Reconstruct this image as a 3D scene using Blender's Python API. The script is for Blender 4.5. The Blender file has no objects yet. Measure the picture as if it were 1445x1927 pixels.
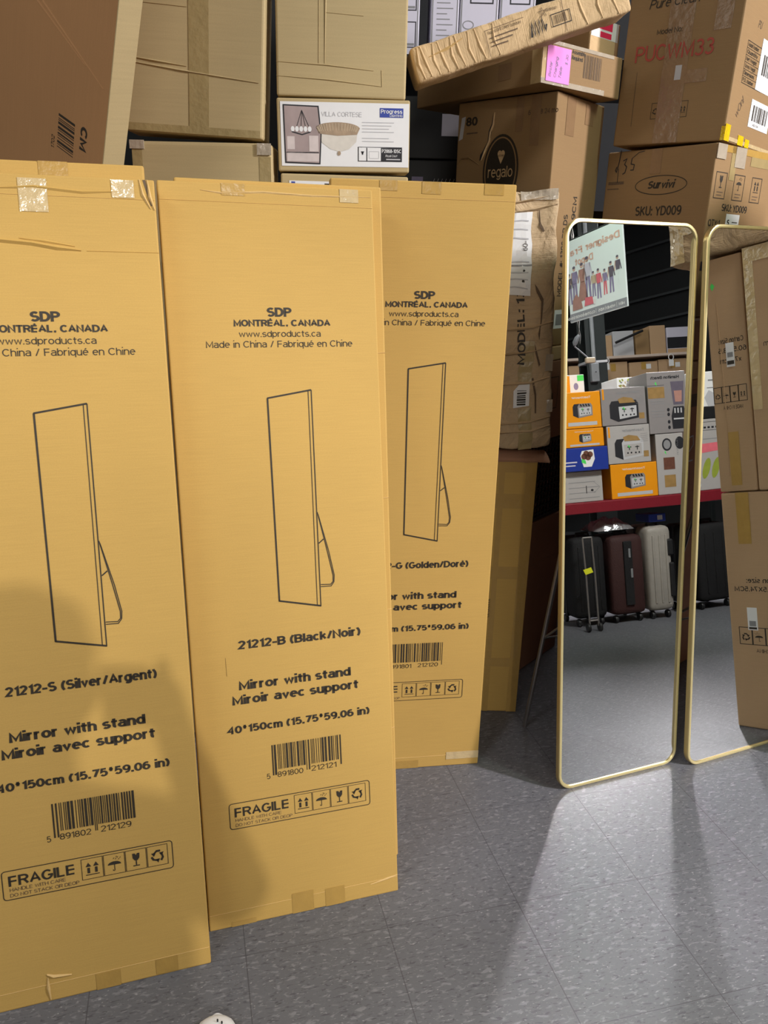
import bpy, bmesh, math, random
from mathutils import Vector, Matrix, noise
R = math.radians
SC = bpy.context.scene
COL = SC.collection

# ------------------------------------------------------------------ camera, light, exposure
CAMH, PITCH, ROLL, FPX = 1.3850, R(18.524), R(1.383), 1436.99
cam_d = bpy.data.cameras.new('camera')
cam = bpy.data.objects.new('camera', cam_d)
COL.objects.link(cam)
fw = Vector((0, math.cos(PITCH), -math.sin(PITCH)))
rt = Vector((1, 0, 0))
up = rt.cross(fw)
rt2 = math.cos(ROLL) * rt + math.sin(ROLL) * up
up2 = -math.sin(ROLL) * rt + math.cos(ROLL) * up
cam.matrix_world = Matrix(((rt2.x, up2.x, -fw.x, 0), (rt2.y, up2.y, -fw.y, 0),
                           (rt2.z, up2.z, -fw.z, CAMH), (0, 0, 0, 1)))
cam_d.sensor_fit = 'VERTICAL'
cam_d.sensor_height = 24.0
cam_d.lens = FPX / 1927.0 * 24.0
cam_d.clip_start = 0.02
SC.camera = cam

vs = SC.view_settings
vs.view_transform = 'Standard'
vs.look = 'None'
vs.gamma = 1.0
vs.use_curve_mapping = False
vs.exposure = 0.0
SC.cycles.use_denoising = True
SC.cycles.sample_clamp_indirect = 0.0
SC.cycles.caustics_reflective = True
SC.cycles.blur_glossy = 0.0
SC.cycles.max_bounces = 10

world = bpy.data.worlds.new('store_air')
SC.world = world
world.use_nodes = True
world.node_tree.nodes['Background'].inputs[0].default_value = (0.5, 0.5, 0.55, 1)
world.node_tree.nodes['Background'].inputs[1].default_value = 0.05


def area_light(name, loc, target, power, sx, sy, color, align=None, spread=180):
    l = bpy.data.lights.new(name, 'AREA')
    l.shape = 'RECTANGLE'
    l.size, l.size_y = sx, sy
    l.energy = power
    l.color = color
    l.spread = R(spread)
    o = bpy.data.objects.new(name, l)
    COL.objects.link(o)
    z = (Vector(loc) - Vector(target)).normalized()
    x = Vector(align) if align else Vector((1, 0, 0))
    x = (x - z * x.dot(z)).normalized()
    y = z.cross(x)
    o.matrix_world = Matrix(((x.x, y.x, z.x, loc[0]), (x.y, y.y, z.y, loc[1]), (x.z, y.z, z.z, loc[2]), (0, 0, 0, 1)))
    return o


# two ceiling tubes over the rack on the right, one lamp behind the photographer, weak added ceiling fill
area_light('ceiling_tube_near', (2.45, 0.6, 3.15), (0.5, 1.9, 0.6), 20, 0.9, 0.22, (0.76, 1.0, 0.78), (-.82, .56, 0))
area_light('ceiling_tube_far', (4.3, 0.32, 3.15), (0.3, 1.8, 0.7), 258, 1.0, 0.16, (1.0, 0.93, 0.97), (-.93, .35, 0))
spot_d = bpy.data.lights.new('track_spot', 'SPOT')
spot_d.energy = 545
spot_d.spot_size = R(22)
spot_d.spot_blend = 0.8
spot_d.shadow_soft_size = 0.045
spot_d.color = (1.0, 0.95, 0.86)
spot = bpy.data.objects.new('track_spot', spot_d)
COL.objects.link(spot)
spot.location = (1.5, -4.0, 3.75)
spot.rotation_euler = (Vector((-0.52, 1.28, 0.60)) - Vector(spot.location)).to_track_quat('-Z', 'Y').to_euler()
for i, (x, y, p) in enumerate(((-2.0, -1.2, 62), (1.2, -2.6, 10), (3.9, -0.35, 48), (0.2, 0.4, 4))):
    area_light('ceiling_fill', (x, y, 3.9), (x, y, 0), p, 1.6, 0.5, (1.0, 0.98, 0.95))  # unseen lamps added as ambient fill


area_light('added_fill_front', (0.7, -3.4, 2.3), (0.3, 2.2, 1.2), 34, 1.6, 1.2, (1.0, 0.95, 0.88))  # soft frontal fill added to lift the dark carton fronts
area_light('added_fill_left', (-3.3, -0.6, 2.3), (0.8, 1.6, 1.2), 26, 2.0, 2.0, (1.0, 0.95, 0.88), (0, 1, 0))  # unseen panel added to brighten faces turned left
area_light('added_fill_rack', (1.25, 3.35, 3.9), (2.5, 0.7, 0.9), 60, 1.2, 0.4, (1.0, 0.97, 0.93), spread=100)  # unseen lamp added to brighten the rack fronts


# ------------------------------------------------------------------ materials
def new_mat(name):
    m = bpy.data.materials.new(name)
    m.use_nodes = True
    nt = m.node_tree
    return m, nt, nt.nodes['Principled BSDF']


def N(nt, kind, **kw):
    n = nt.nodes.new(kind)
    for k, v in kw.items():
        setattr(n, k, v)
    return n


def simple(name, col, rough=0.6, metal=0.0, spec=0.4, noise_amt=0.12, nscale=30.0, bump=0.0, bscale=80.0):
    m, nt, b = new_mat(name)
    b.inputs['Roughness'].default_value = rough
    b.inputs['Metallic'].default_value = metal
    b.inputs['Specular IOR Level'].default_value = spec
    tc = N(nt, 'ShaderNodeTexCoord')
    nz = N(nt, 'ShaderNodeTexNoise')
    nz.inputs['Scale'].default_value = nscale
    nz.inputs['Detail'].default_value = 3
    nt.links.new(tc.outputs['Object'], nz.inputs['Vector'])
    mx = N(nt, 'ShaderNodeMix', data_type='RGBA')
    mx.inputs[6].default_value = (*[c * (1 - noise_amt) for c in col], 1)
    mx.inputs[7].default_value = (*[min(1, c * (1 + noise_amt)) for c in col], 1)
    nt.links.new(nz.outputs['Fac'], mx.inputs[0])
    nt.links.new(mx.outputs[2], b.inputs['Base Color'])
    if bump:
        n2 = N(nt, 'ShaderNodeTexNoise')
        n2.inputs['Scale'].default_value = bscale
        n2.inputs['Detail'].default_value = 4
        nt.links.new(tc.outputs['Object'], n2.inputs['Vector'])
        bp = N(nt, 'ShaderNodeBump')
        bp.inputs['Strength'].default_value = bump
        bp.inputs['Distance'].default_value = 0.01
        nt.links.new(n2.outputs['Fac'], bp.inputs['Height'])
        nt.links.new(bp.outputs['Normal'], b.inputs['Normal'])
    return m


def kraft(name, col, flute=(2, 2, 90), fstr=0.05, mott=0.06, rough=0.72, wrinkle=0.0):
    """corrugated board: fibre speckle, soft mottling, faint flute lines"""
    m, nt, b = new_mat(name)
    b.inputs['Roughness'].default_value = rough
    b.inputs['Specular IOR Level'].default_value = 0.25
    tc = N(nt, 'ShaderNodeTexCoord')
    big = N(nt, 'ShaderNodeTexNoise')
    big.inputs['Scale'].default_value = 5.0
    big.inputs['Detail'].default_value = 4
    nt.links.new(tc.outputs['Object'], big.inputs['Vector'])
    mx = N(nt, 'ShaderNodeMix', data_type='RGBA')
    mx.inputs[6].default_value = (*[c * (1 - mott) for c in col], 1)
    mx.inputs[7].default_value = (col[0] * (1 + mott), col[1] * (1 + mott * .95), col[2] * (1 + mott * .7), 1)
    nt.links.new(big.outputs['Fac'], mx.inputs[0])
    fib = N(nt, 'ShaderNodeTexNoise')
    fib.inputs['Scale'].default_value = 420.0
    fib.inputs['Detail'].default_value = 2
    nt.links.new(tc.outputs['Object'], fib.inputs['Vector'])
    mp = N(nt, 'ShaderNodeMapping')
    mp.inputs['Scale'].default_value = flute
    nt.links.new(tc.outputs['Object'], mp.inputs['Vector'])
    fl = N(nt, 'ShaderNodeTexNoise')
    fl.inputs['Scale'].default_value = 6.0
    fl.inputs['Detail'].default_value = 3
    nt.links.new(mp.outputs['Vector'], fl.inputs['Vector'])
    add = N(nt, 'ShaderNodeMath', operation='ADD')
    nt.links.new(fib.outputs['Fac'], add.inputs[0])
    nt.links.new(fl.outputs['Fac'], add.inputs[1])
    rng = N(nt, 'ShaderNodeMapRange')
    rng.inputs['From Min'].default_value = 0.6
    rng.inputs['From Max'].default_value = 1.4
    rng.inputs['To Min'].default_value = 0.93
    rng.inputs['To Max'].default_value = 1.06
    nt.links.new(add.outputs[0], rng.inputs['Value'])
    mul = N(nt, 'ShaderNodeMix', data_type='RGBA', blend_type='MULTIPLY')
    mul.inputs[0].default_value = 1.0
    nt.links.new(mx.outputs[2], mul.inputs[6])
    nt.links.new(rng.outputs[0], mul.inputs[7])
    nt.links.new(mul.outputs[2], b.inputs['Base Color'])
    bp = N(nt, 'ShaderNodeBump')
    bp.inputs['Strength'].default_value = fstr
    bp.inputs['Distance'].default_value = 0.004
    nt.links.new(fl.outputs['Fac'], bp.inputs['Height'])
    last = bp
    if wrinkle:
        w = N(nt, 'ShaderNodeTexNoise')
        w.inputs['Scale'].default_value = 9.0
        w.inputs['Detail'].default_value = 6
        w.inputs['Distortion'].default_value = 1.0
        nt.links.new(tc.outputs['Object'], w.inputs['Vector'])
        b2 = N(nt, 'ShaderNodeBump')
        b2.inputs['Strength'].default_value = wrinkle
        b2.inputs['Distance'].default_value = 0.03
        nt.links.new(w.outputs['Fac'], b2.inputs['Height'])
        nt.links.new(bp.outputs['Normal'], b2.inputs['Normal'])
        last = b2
    nt.links.new(last.outputs['Normal'], b.inputs['Normal'])
    return m


M = {}
M['kraft'] = kraft('golden_kraft_board', (0.55, 0.345, 0.098))
M['kraft_edge'] = kraft('golden_kraft_edge', (0.66, 0.45, 0.19), fstr=0.3)
M['brown'] = kraft('brown_kraft_board', (0.30, 0.188, 0.088))
M['brown_red'] = kraft('reddish_brown_board', (0.40, 0.215, 0.135))
M['sienna'] = kraft('sienna_board', (0.42, 0.225, 0.10), flute=(60, 1, 1))
M['beige'] = kraft('beige_board', (0.49, 0.38, 0.20), flute=(1, 1, 30))
M['tan'] = kraft('tan_board', (0.60, 0.42, 0.23), wrinkle=0.5, flute=(60, 1, 1), fstr=0.3)
M['worn'] = kraft('worn_board', (0.52, 0.38, 0.23), wrinkle=0.9, flute=(1, 1, 60), fstr=0.35)
M['mirrorbox'] = kraft('carton_board', (0.50, 0.33, 0.19))
M['tape'] = simple('brown_packing_tape', (0.46, 0.28, 0.07), rough=0.28, spec=0.5, bump=0.15, bscale=60)
M['tape_dull'] = simple('aged_packing_tape', (0.36, 0.27, 0.12), rough=0.35, spec=0.5, bump=0.15, bscale=60)
M['tape_brown'] = simple('translucent_brown_tape', (0.27, 0.165, 0.085), rough=0.25, spec=0.6, bump=0.2, bscale=50)
M['clear'] = simple('clear_glossy_tape', (0.62, 0.47, 0.25), rough=0.12, spec=1.0, bump=0.3, bscale=45)
M['film'] = simple('crumpled_plastic_film', (0.45, 0.38, 0.29), rough=0.16, spec=1.0, bump=0.45, bscale=35)
M['ink'] = simple('dark_print_ink', (0.035, 0.027, 0.018), rough=0.6, noise_amt=0.3, nscale=200)
M['ink_soft'] = simple('faded_print_ink', (0.13, 0.085, 0.05), rough=0.7, noise_amt=0.3, nscale=200)
M['ink_red'] = simple('red_print_ink', (0.42, 0.07, 0.05), rough=0.6)
M['marker'] = simple('black_marker', (0.02, 0.02, 0.025), rough=0.5)
M['white'] = simple('white_paper_label', (0.80, 0.80, 0.80), rough=0.5, noise_amt=0.04)
M['pale'] = simple('pale_grey_print', (0.50, 0.50, 0.52), rough=0.5, noise_amt=0.05)
M['grey'] = simple('grey_print', (0.26, 0.26, 0.27), rough=0.5, noise_amt=0.06)
M['lavender'] = simple('lavender_white_board', (0.62, 0.60, 0.70), rough=0.5, noise_amt=0.04)
M['pink'] = simple('pink_note_paper', (0.85, 0.28, 0.72), rough=0.6, noise_amt=0.04)
M['redlabel'] = simple('red_label_paper', (0.80, 0.03, 0.10), rough=0.35)
M['blue'] = simple('blue_logo_print', (0.03, 0.06, 0.33), rough=0.4)
M['sepia'] = simple('sepia_photo_print', (0.36, 0.28, 0.27), rough=0.4, noise_amt=0.35, nscale=18)
M['sepia_l'] = simple('pale_photo_print', (0.62, 0.54, 0.52), rough=0.4, noise_amt=0.2, nscale=40)
M['bronze_print'] = simple('bronze_lamp_print', (0.36, 0.26, 0.17), rough=0.4, noise_amt=0.4, nscale=60)
M['alabaster'] = simple('alabaster_print', (0.66, 0.62, 0.55), rough=0.4, noise_amt=0.15, nscale=50)
M['yellow'] = simple('yellow_gloss_tape', (0.80, 0.55, 0.01), rough=0.2, spec=0.7, bump=0.7, bscale=50)
M['tagyellow'] = simple('yellow_tag_plastic', (0.75, 0.78, 0.03), rough=0.4)
M['gold_side'] = simple('champagne_gold_metal', (0.74, 0.58, 0.27), rough=0.32, metal=0.75, noise_amt=0.03)
M['gold'] = simple('bright_gold_metal', (0.86, 0.73, 0.36), rough=0.3, metal=0.55, noise_amt=0.03)
M['steel'] = simple('dull_steel_tube', (0.32, 0.30, 0.29), rough=0.35, metal=0.8)
M['black'] = simple('black_plastic', (0.012, 0.012, 0.013), rough=0.5)
M['black_fab'] = simple('black_fabric', (0.006, 0.006, 0.007), rough=0.8, bump=0.3, bscale=200)
M['maroon'] = simple('maroon_fabric', (0.035, 0.010, 0.009), rough=0.7, bump=0.3, bscale=200)
M['cream'] = simple('cream_hard_shell', (0.30, 0.28, 0.25), rough=0.5, bump=0.2, bscale=30)
M['foil'] = simple('crumpled_silver_film', (0.75, 0.75, 0.77), rough=0.15, metal=0.8, bump=1.0, bscale=25)
M['red_steel'] = simple('dark_red_painted_steel', (0.20, 0.012, 0.022), rough=0.4, bump=0.1)
M['dark_steel'] = simple('dark_painted_steel', (0.018, 0.022, 0.022), rough=0.45)
M['grey_steel'] = simple('grey_painted_steel', (0.20, 0.21, 0.22), rough=0.45)
M['cream_steel'] = simple('cream_painted_beam', (0.62, 0.50, 0.42), rough=0.5)
M['orange'] = simple('orange_print', (0.83, 0.31, 0.008), rough=0.35, noise_amt=0.04)
M['boxgrey'] = simple('grey_gloss_carton', (0.27, 0.25, 0.25), rough=0.35, noise_amt=0.04)
M['boxlight'] = simple('light_grey_carton', (0.42, 0.40, 0.39), rough=0.35, noise_amt=0.04)
M['navy'] = simple('blue_gloss_carton', (0.02, 0.045, 0.30), rough=0.3, noise_amt=0.08)
M['green'] = simple('green_sticker', (0.08, 0.70, 0.12), rough=0.5)
M['leafgreen'] = simple('fruit_green_print', (0.30, 0.36, 0.05), rough=0.4, noise_amt=0.2)
M['toast'] = simple('toast_print', (0.33, 0.20, 0.07), rough=0.5, noise_amt=0.3)
M['choco'] = simple('cookie_print', (0.14, 0.055, 0.035), rough=0.5, noise_amt=0.4, nscale=60)
M['banner'] = simple('banner_vinyl', (0.80, 0.88, 0.88), rough=0.4, noise_amt=0.02)
M['banner_or'] = simple('banner_orange_print', (0.72, 0.45, 0.36), rough=0.4)
M['banner_grey'] = simple('banner_grey_print', (0.26, 0.27, 0.30), rough=0.4)
M['c_purple'] = simple('clothing_purple_print', (0.28, 0.24, 0.40), rough=0.5, noise_amt=0.2)
M['c_brown'] = simple('clothing_brown_print', (0.42, 0.22, 0.18), rough=0.5, noise_amt=0.2)
M['c_tan'] = simple('clothing_tan_print', (0.55, 0.44, 0.30), rough=0.5, noise_amt=0.2)
M['c_skin'] = simple('skin_print', (0.62, 0.42, 0.34), rough=0.5)
M['c_red'] = simple('clothing_red_print', (0.75, 0.16, 0.20), rough=0.5, noise_amt=0.2)
M['c_dark'] = simple('clothing_dark_print', (0.13, 0.11, 0.15), rough=0.5, noise_amt=0.2)
M['shoe_white'] = simple('white_shoe_leather', (0.82, 0.82, 0.84), rough=0.45, noise_amt=0.03)
M['sole'] = simple('white_rubber_sole', (0.70, 0.70, 0.72), rough=0.6)
M['skin'] = simple('skin', (0.52, 0.32, 0.24), rough=0.55)
M['cloth'] = simple('navy_jacket_cloth', (0.03, 0.04, 0.08), rough=0.9)
M['hair'] = simple('dark_hair', (0.03, 0.02, 0.015), rough=0.6)
M['wall'] = simple('dark_grey_painted_wall', (0.020, 0.021, 0.023), rough=0.8)
M['ceil'] = simple('black_painted_ceiling', (0.012, 0.013, 0.014), rough=0.8)
M['pipe'] = simple('dark_ceiling_pipe', (0.06, 0.065, 0.07), rough=0.5)


def mirror_mat():
    m, nt, b = new_mat('silvered_glass')
    b.inputs['Base Color'].default_value = (0.74, 0.77, 0.76, 1)
    b.inputs['Metallic'].default_value = 1.0
    b.inputs['Roughness'].default_value = 0.0
    return m


M['mirror'] = mirror_mat()


def floor_mat():
    m, nt, b = new_mat('flecked_vinyl_tile')
    tc = N(nt, 'ShaderNodeTexCoord')
    mp = N(nt, 'ShaderNodeMapping')
    mp.vector_type = 'TEXTURE'
    a = R(14.662)
    ox, oy = 0.65976, 1.23852
    mp.inputs['Location'].default_value = (math.cos(a) * ox - math.sin(a) * oy, math.sin(a) * ox + math.cos(a) * oy, 0)
    mp.inputs['Rotation'].default_value = (0, 0, a)
    nt.links.new(tc.outputs['Object'], mp.inputs['Vector'])

    def math_(op, a_, b_=None):
        n = N(nt, 'ShaderNodeMath', operation=op)
        for i, v in enumerate((a_, b_)):
            if v is None:
                continue
            if isinstance(v, (int, float)):
                n.inputs[i].default_value = v
            else:
                nt.links.new(v, n.inputs[i])
        return n.outputs[0]
    sep = N(nt, 'ShaderNodeSeparateXYZ')
    nt.links.new(mp.outputs['Vector'], sep.inputs[0])
    seams = []
    for ax in (0, 1):
        f = math_('FRACT', math_('ADD', math_('DIVIDE', sep.outputs[ax], 0.3048), 0.5))
        dist = math_('ABSOLUTE', math_('SUBTRACT', f, 0.5))
        seams.append(math_('LESS_THAN', dist, 0.0036 if ax == 0 else 0.0026))
    seam = math_('MAXIMUM', seams[0], seams[1])

    def fleck(scale, stretch, lo, hi, off, rot):
        q = N(nt, 'ShaderNodeMapping')
        q.inputs['Scale'].default_value = stretch
        q.inputs['Location'].default_value = (off, off * .7, 0)
        q.inputs['Rotation'].default_value = (0, 0, R(rot))
        nt.links.new(mp.outputs['Vector'], q.inputs['Vector'])
        z = N(nt, 'ShaderNodeTexNoise')
        z.inputs['Scale'].default_value = scale
        z.inputs['Detail'].default_value = 2
        z.inputs['Distortion'].default_value = 0.6
        nt.links.new(q.outputs['Vector'], z.inputs['Vector'])
        r = N(nt, 'ShaderNodeMapRange')
        r.inputs['From Min'].default_value = lo
        r.inputs['From Max'].default_value = hi
        nt.links.new(z.outputs['Fac'], r.inputs['Value'])
        return r.outputs[0]
    big = N(nt, 'ShaderNodeTexNoise')
    big.inputs['Scale'].default_value = 3.0
    big.inputs['Detail'].default_value = 5
    nt.links.new(mp.outputs['Vector'], big.inputs['Vector'])
    base = N(nt, 'ShaderNodeMix', data_type='RGBA')
    base.inputs[6].default_value = (0.112, 0.114, 0.130, 1)
    base.inputs[7].default_value = (0.140, 0.142, 0.155, 1)
    nt.links.new(big.outputs['Fac'], base.inputs[0])

    def over(prev, fac, col, k=1.0):
        x = N(nt, 'ShaderNodeMix', data_type='RGBA')
        nt.links.new(math_('MULTIPLY', fac, k), x.inputs[0])
        nt.links.new(prev, x.inputs[6])
        x.inputs[7].default_value = (*col, 1)
        return x.outputs[2]
    c = base.outputs[2]
    c = over(c, fleck(85, (0.6, 1.6, 1), 0.56, 0.68, 3.1, 8), (0.25, 0.25, 0.27), 0.6)
    c = over(c, fleck(95, (0.5, 1.9, 1), 0.59, 0.67, 11.7, -14), (0.06, 0.06, 0.075), 0.65)
    c = over(c, fleck(190, (0.5, 1.5, 1), 0.66, 0.71, 27.0, 20), (0.42, 0.42, 0.43), 0.55)
    c = over(c, fleck(180, (0.45, 1.7, 1), 0.66, 0.71, 41.0, 5), (0.04, 0.04, 0.045), 0.75)
    c = over(c, seam, (0.06, 0.06, 0.07), 0.75)
    nt.links.new(c, b.inputs['Base Color'])
    b.inputs['Roughness'].default_value = 0.42
    b.inputs['Specular IOR Level'].default_value = 0.35
    bp = N(nt, 'ShaderNodeBump')
    bp.inputs['Strength'].default_value = 0.08
    bp.inputs['Distance'].default_value = 0.003
    nt.links.new(fleck(40, (1, 1, 1), 0.3, 0.7, 5, 0), bp.inputs['Height'])
    nt.links.new(bp.outputs['Normal'], b.inputs['Normal'])
    return m


M['floor'] = floor_mat()


# ------------------------------------------------------------------ mesh helpers
class Acc:
    """collects polygons of one mesh"""

    def __init__(self):
        self.v, self.f, self.mi, self.mats = [], [], [], []

    def idx(self, m):
        if m not in self.mats:
            self.mats.append(m)
        return self.mats.index(m)

    def add(self, verts, faces, m):
        o = len(self.v)
        k = self.idx(m)
        self.v += [Vector(p) for p in verts]
        for f in faces:
            self.f.append([i + o for i in f])
            self.mi.append(k)

    def pieces(self):
        par = list(range(len(self.v)))

        def root(i):
            while par[i] != i:
                par[i] = par[par[i]]
                i = par[i]
            return i
        for f in self.f:
            for i in f[1:]:
                par[root(i)] = root(f[0])
        res = {}
        for f, k in zip(self.f, self.mi):
            a = res.setdefault(root(f[0]), (Acc(), {}))
            acc, mp = a
            idx = []
            for i in f:
                if i not in mp:
                    mp[i] = len(acc.v)
                    acc.v.append(self.v[i])
                idx.append(mp[i])
            acc.f.append(idx)
            acc.mi.append(acc.idx(self.mats[k]))
        return [a for a, _ in res.values()]

    def mesh(self, name, warp=None, smooth=False):
        me = bpy.data.meshes.new(name)
        vv = [warp(p) for p in self.v] if warp else self.v
        me.from_pydata([tuple(p) for p in vv], [], self.f)
        for k in self.mats:
            me.materials.append(M[k])
        for p, k in zip(me.polygons, self.mi):
            p.material_index = k
            p.use_smooth = bool(smooth)
        me.update()
        if smooth:
            me.set_sharp_from_angle(angle=R(50))
        return me

    # --- solids
    def box(self, lo, hi, m, r=0.0, step=None):
        """rounded box; step = grid size for warping"""
        lo, hi = Vector(lo), Vector(hi)
        axes = []
        for a in range(3):
            L = hi[a] - lo[a]
            rr = min(r, L * .45)
            xs = [lo[a], hi[a]]
            if rr > 0:
                xs = [lo[a], lo[a] + rr * .3, lo[a] + rr, hi[a] - rr, hi[a] - rr * .3, hi[a]]
            if step:
                a0, a1 = (lo[a] + rr, hi[a] - rr)
                n = max(1, int((a1 - a0) / step))
                mid = [a0 + (a1 - a0) * i / n for i in range(n + 1)]
                xs = (xs[:2] + mid + xs[-2:]) if rr > 0 else mid
            axes.append(xs)
        vid, verts, faces = {}, [], []

        def V(i, j, k):
            key = (i, j, k)
            if key not in vid:
                p = Vector((axes[0][i], axes[1][j], axes[2][k]))
                if r > 0:
                    q = Vector([min(max(p[a], lo[a] + min(r, (hi[a] - lo[a]) * .45)), hi[a] - min(r, (hi[a] - lo[a]) * .45)) for a in range(3)])
                    d = p - q
                    if d.length > 1e-9:
                        p = q + d.normalized() * min(r, min(hi - lo) * .45)
                vid[key] = len(verts)
                verts.append(p)
            return vid[key]
        nx, ny, nz = [len(a) - 1 for a in axes]
        for i in range(nx):
            for j in range(ny):
                faces.append((V(i, j, 0), V(i, j + 1, 0), V(i + 1, j + 1, 0), V(i + 1, j, 0)))
                faces.append((V(i, j, nz), V(i + 1, j, nz), V(i + 1, j + 1, nz), V(i, j + 1, nz)))
        for i in range(nx):
            for k in range(nz):
                faces.append((V(i, 0, k), V(i + 1, 0, k), V(i + 1, 0, k + 1), V(i, 0, k + 1)))
                faces.append((V(i, ny, k), V(i, ny, k + 1), V(i + 1, ny, k + 1), V(i + 1, ny, k)))
        for j in range(ny):
            for k in range(nz):
                faces.append((V(0, j, k), V(0, j, k + 1), V(0, j + 1, k + 1), V(0, j + 1, k)))
                faces.append((V(nx, j, k), V(nx, j + 1, k), V(nx, j + 1, k + 1), V(nx, j, k + 1)))
        self.add(verts, faces, m)

    def tube(self, pts, r, m, n=10, closed=False):
        pts = [Vector(p) for p in pts]
        rs = r if isinstance(r, (list, tuple)) else [r] * len(pts)
        verts, faces = [], []
        ref = None
        L = len(pts)
        for i, p in enumerate(pts):
            a = pts[i - 1] if (i > 0 or closed) else p
            b = pts[(i + 1) % L] if (i < L - 1 or closed) else p
            t = (b - a).normalized()
            if ref is None:
                ref = t.orthogonal().normalized()
            ref = (ref - t * ref.dot(t)).normalized()
            s = t.cross(ref)
            for k in range(n):
                an = 2 * math.pi * k / n
                verts.append(p + (ref * math.cos(an) + s * math.sin(an)) * rs[i])
        for i in range(L if closed else L - 1):
            j = (i + 1) % L
            for k in range(n):
                k2 = (k + 1) % n
                faces.append((i * n + k, i * n + k2, j * n + k2, j * n + k))
        if not closed:
            faces.append(tuple(reversed(range(n))))
            faces.append(tuple(range((L - 1) * n, L * n)))
        self.add(verts, faces, m)

    def lathe(self, c, prof, m, n=20, axis='z'):
        c = Vector(c)
        verts, faces = [], []
        for (r, h) in prof:
            for k in range(n):
                an = 2 * math.pi * k / n
                if axis == 'z':
                    verts.append(c + Vector((r * math.cos(an), r * math.sin(an), h)))
                elif axis == 'x':
                    verts.append(c + Vector((h, r * math.cos(an), r * math.sin(an))))
                else:
                    verts.append(c + Vector((r * math.sin(an), h, r * math.cos(an))))
        for i in range(len(prof) - 1):
            for k in range(n):
                k2 = (k + 1) % n
                faces.append((i * n + k, i * n + k2, (i + 1) * n + k2, (i + 1) * n + k))
        faces.append(tuple(reversed(range(n))))
        faces.append(tuple(range((len(prof) - 1) * n, len(prof) * n)))
        self.add(verts, faces, m)


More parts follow.
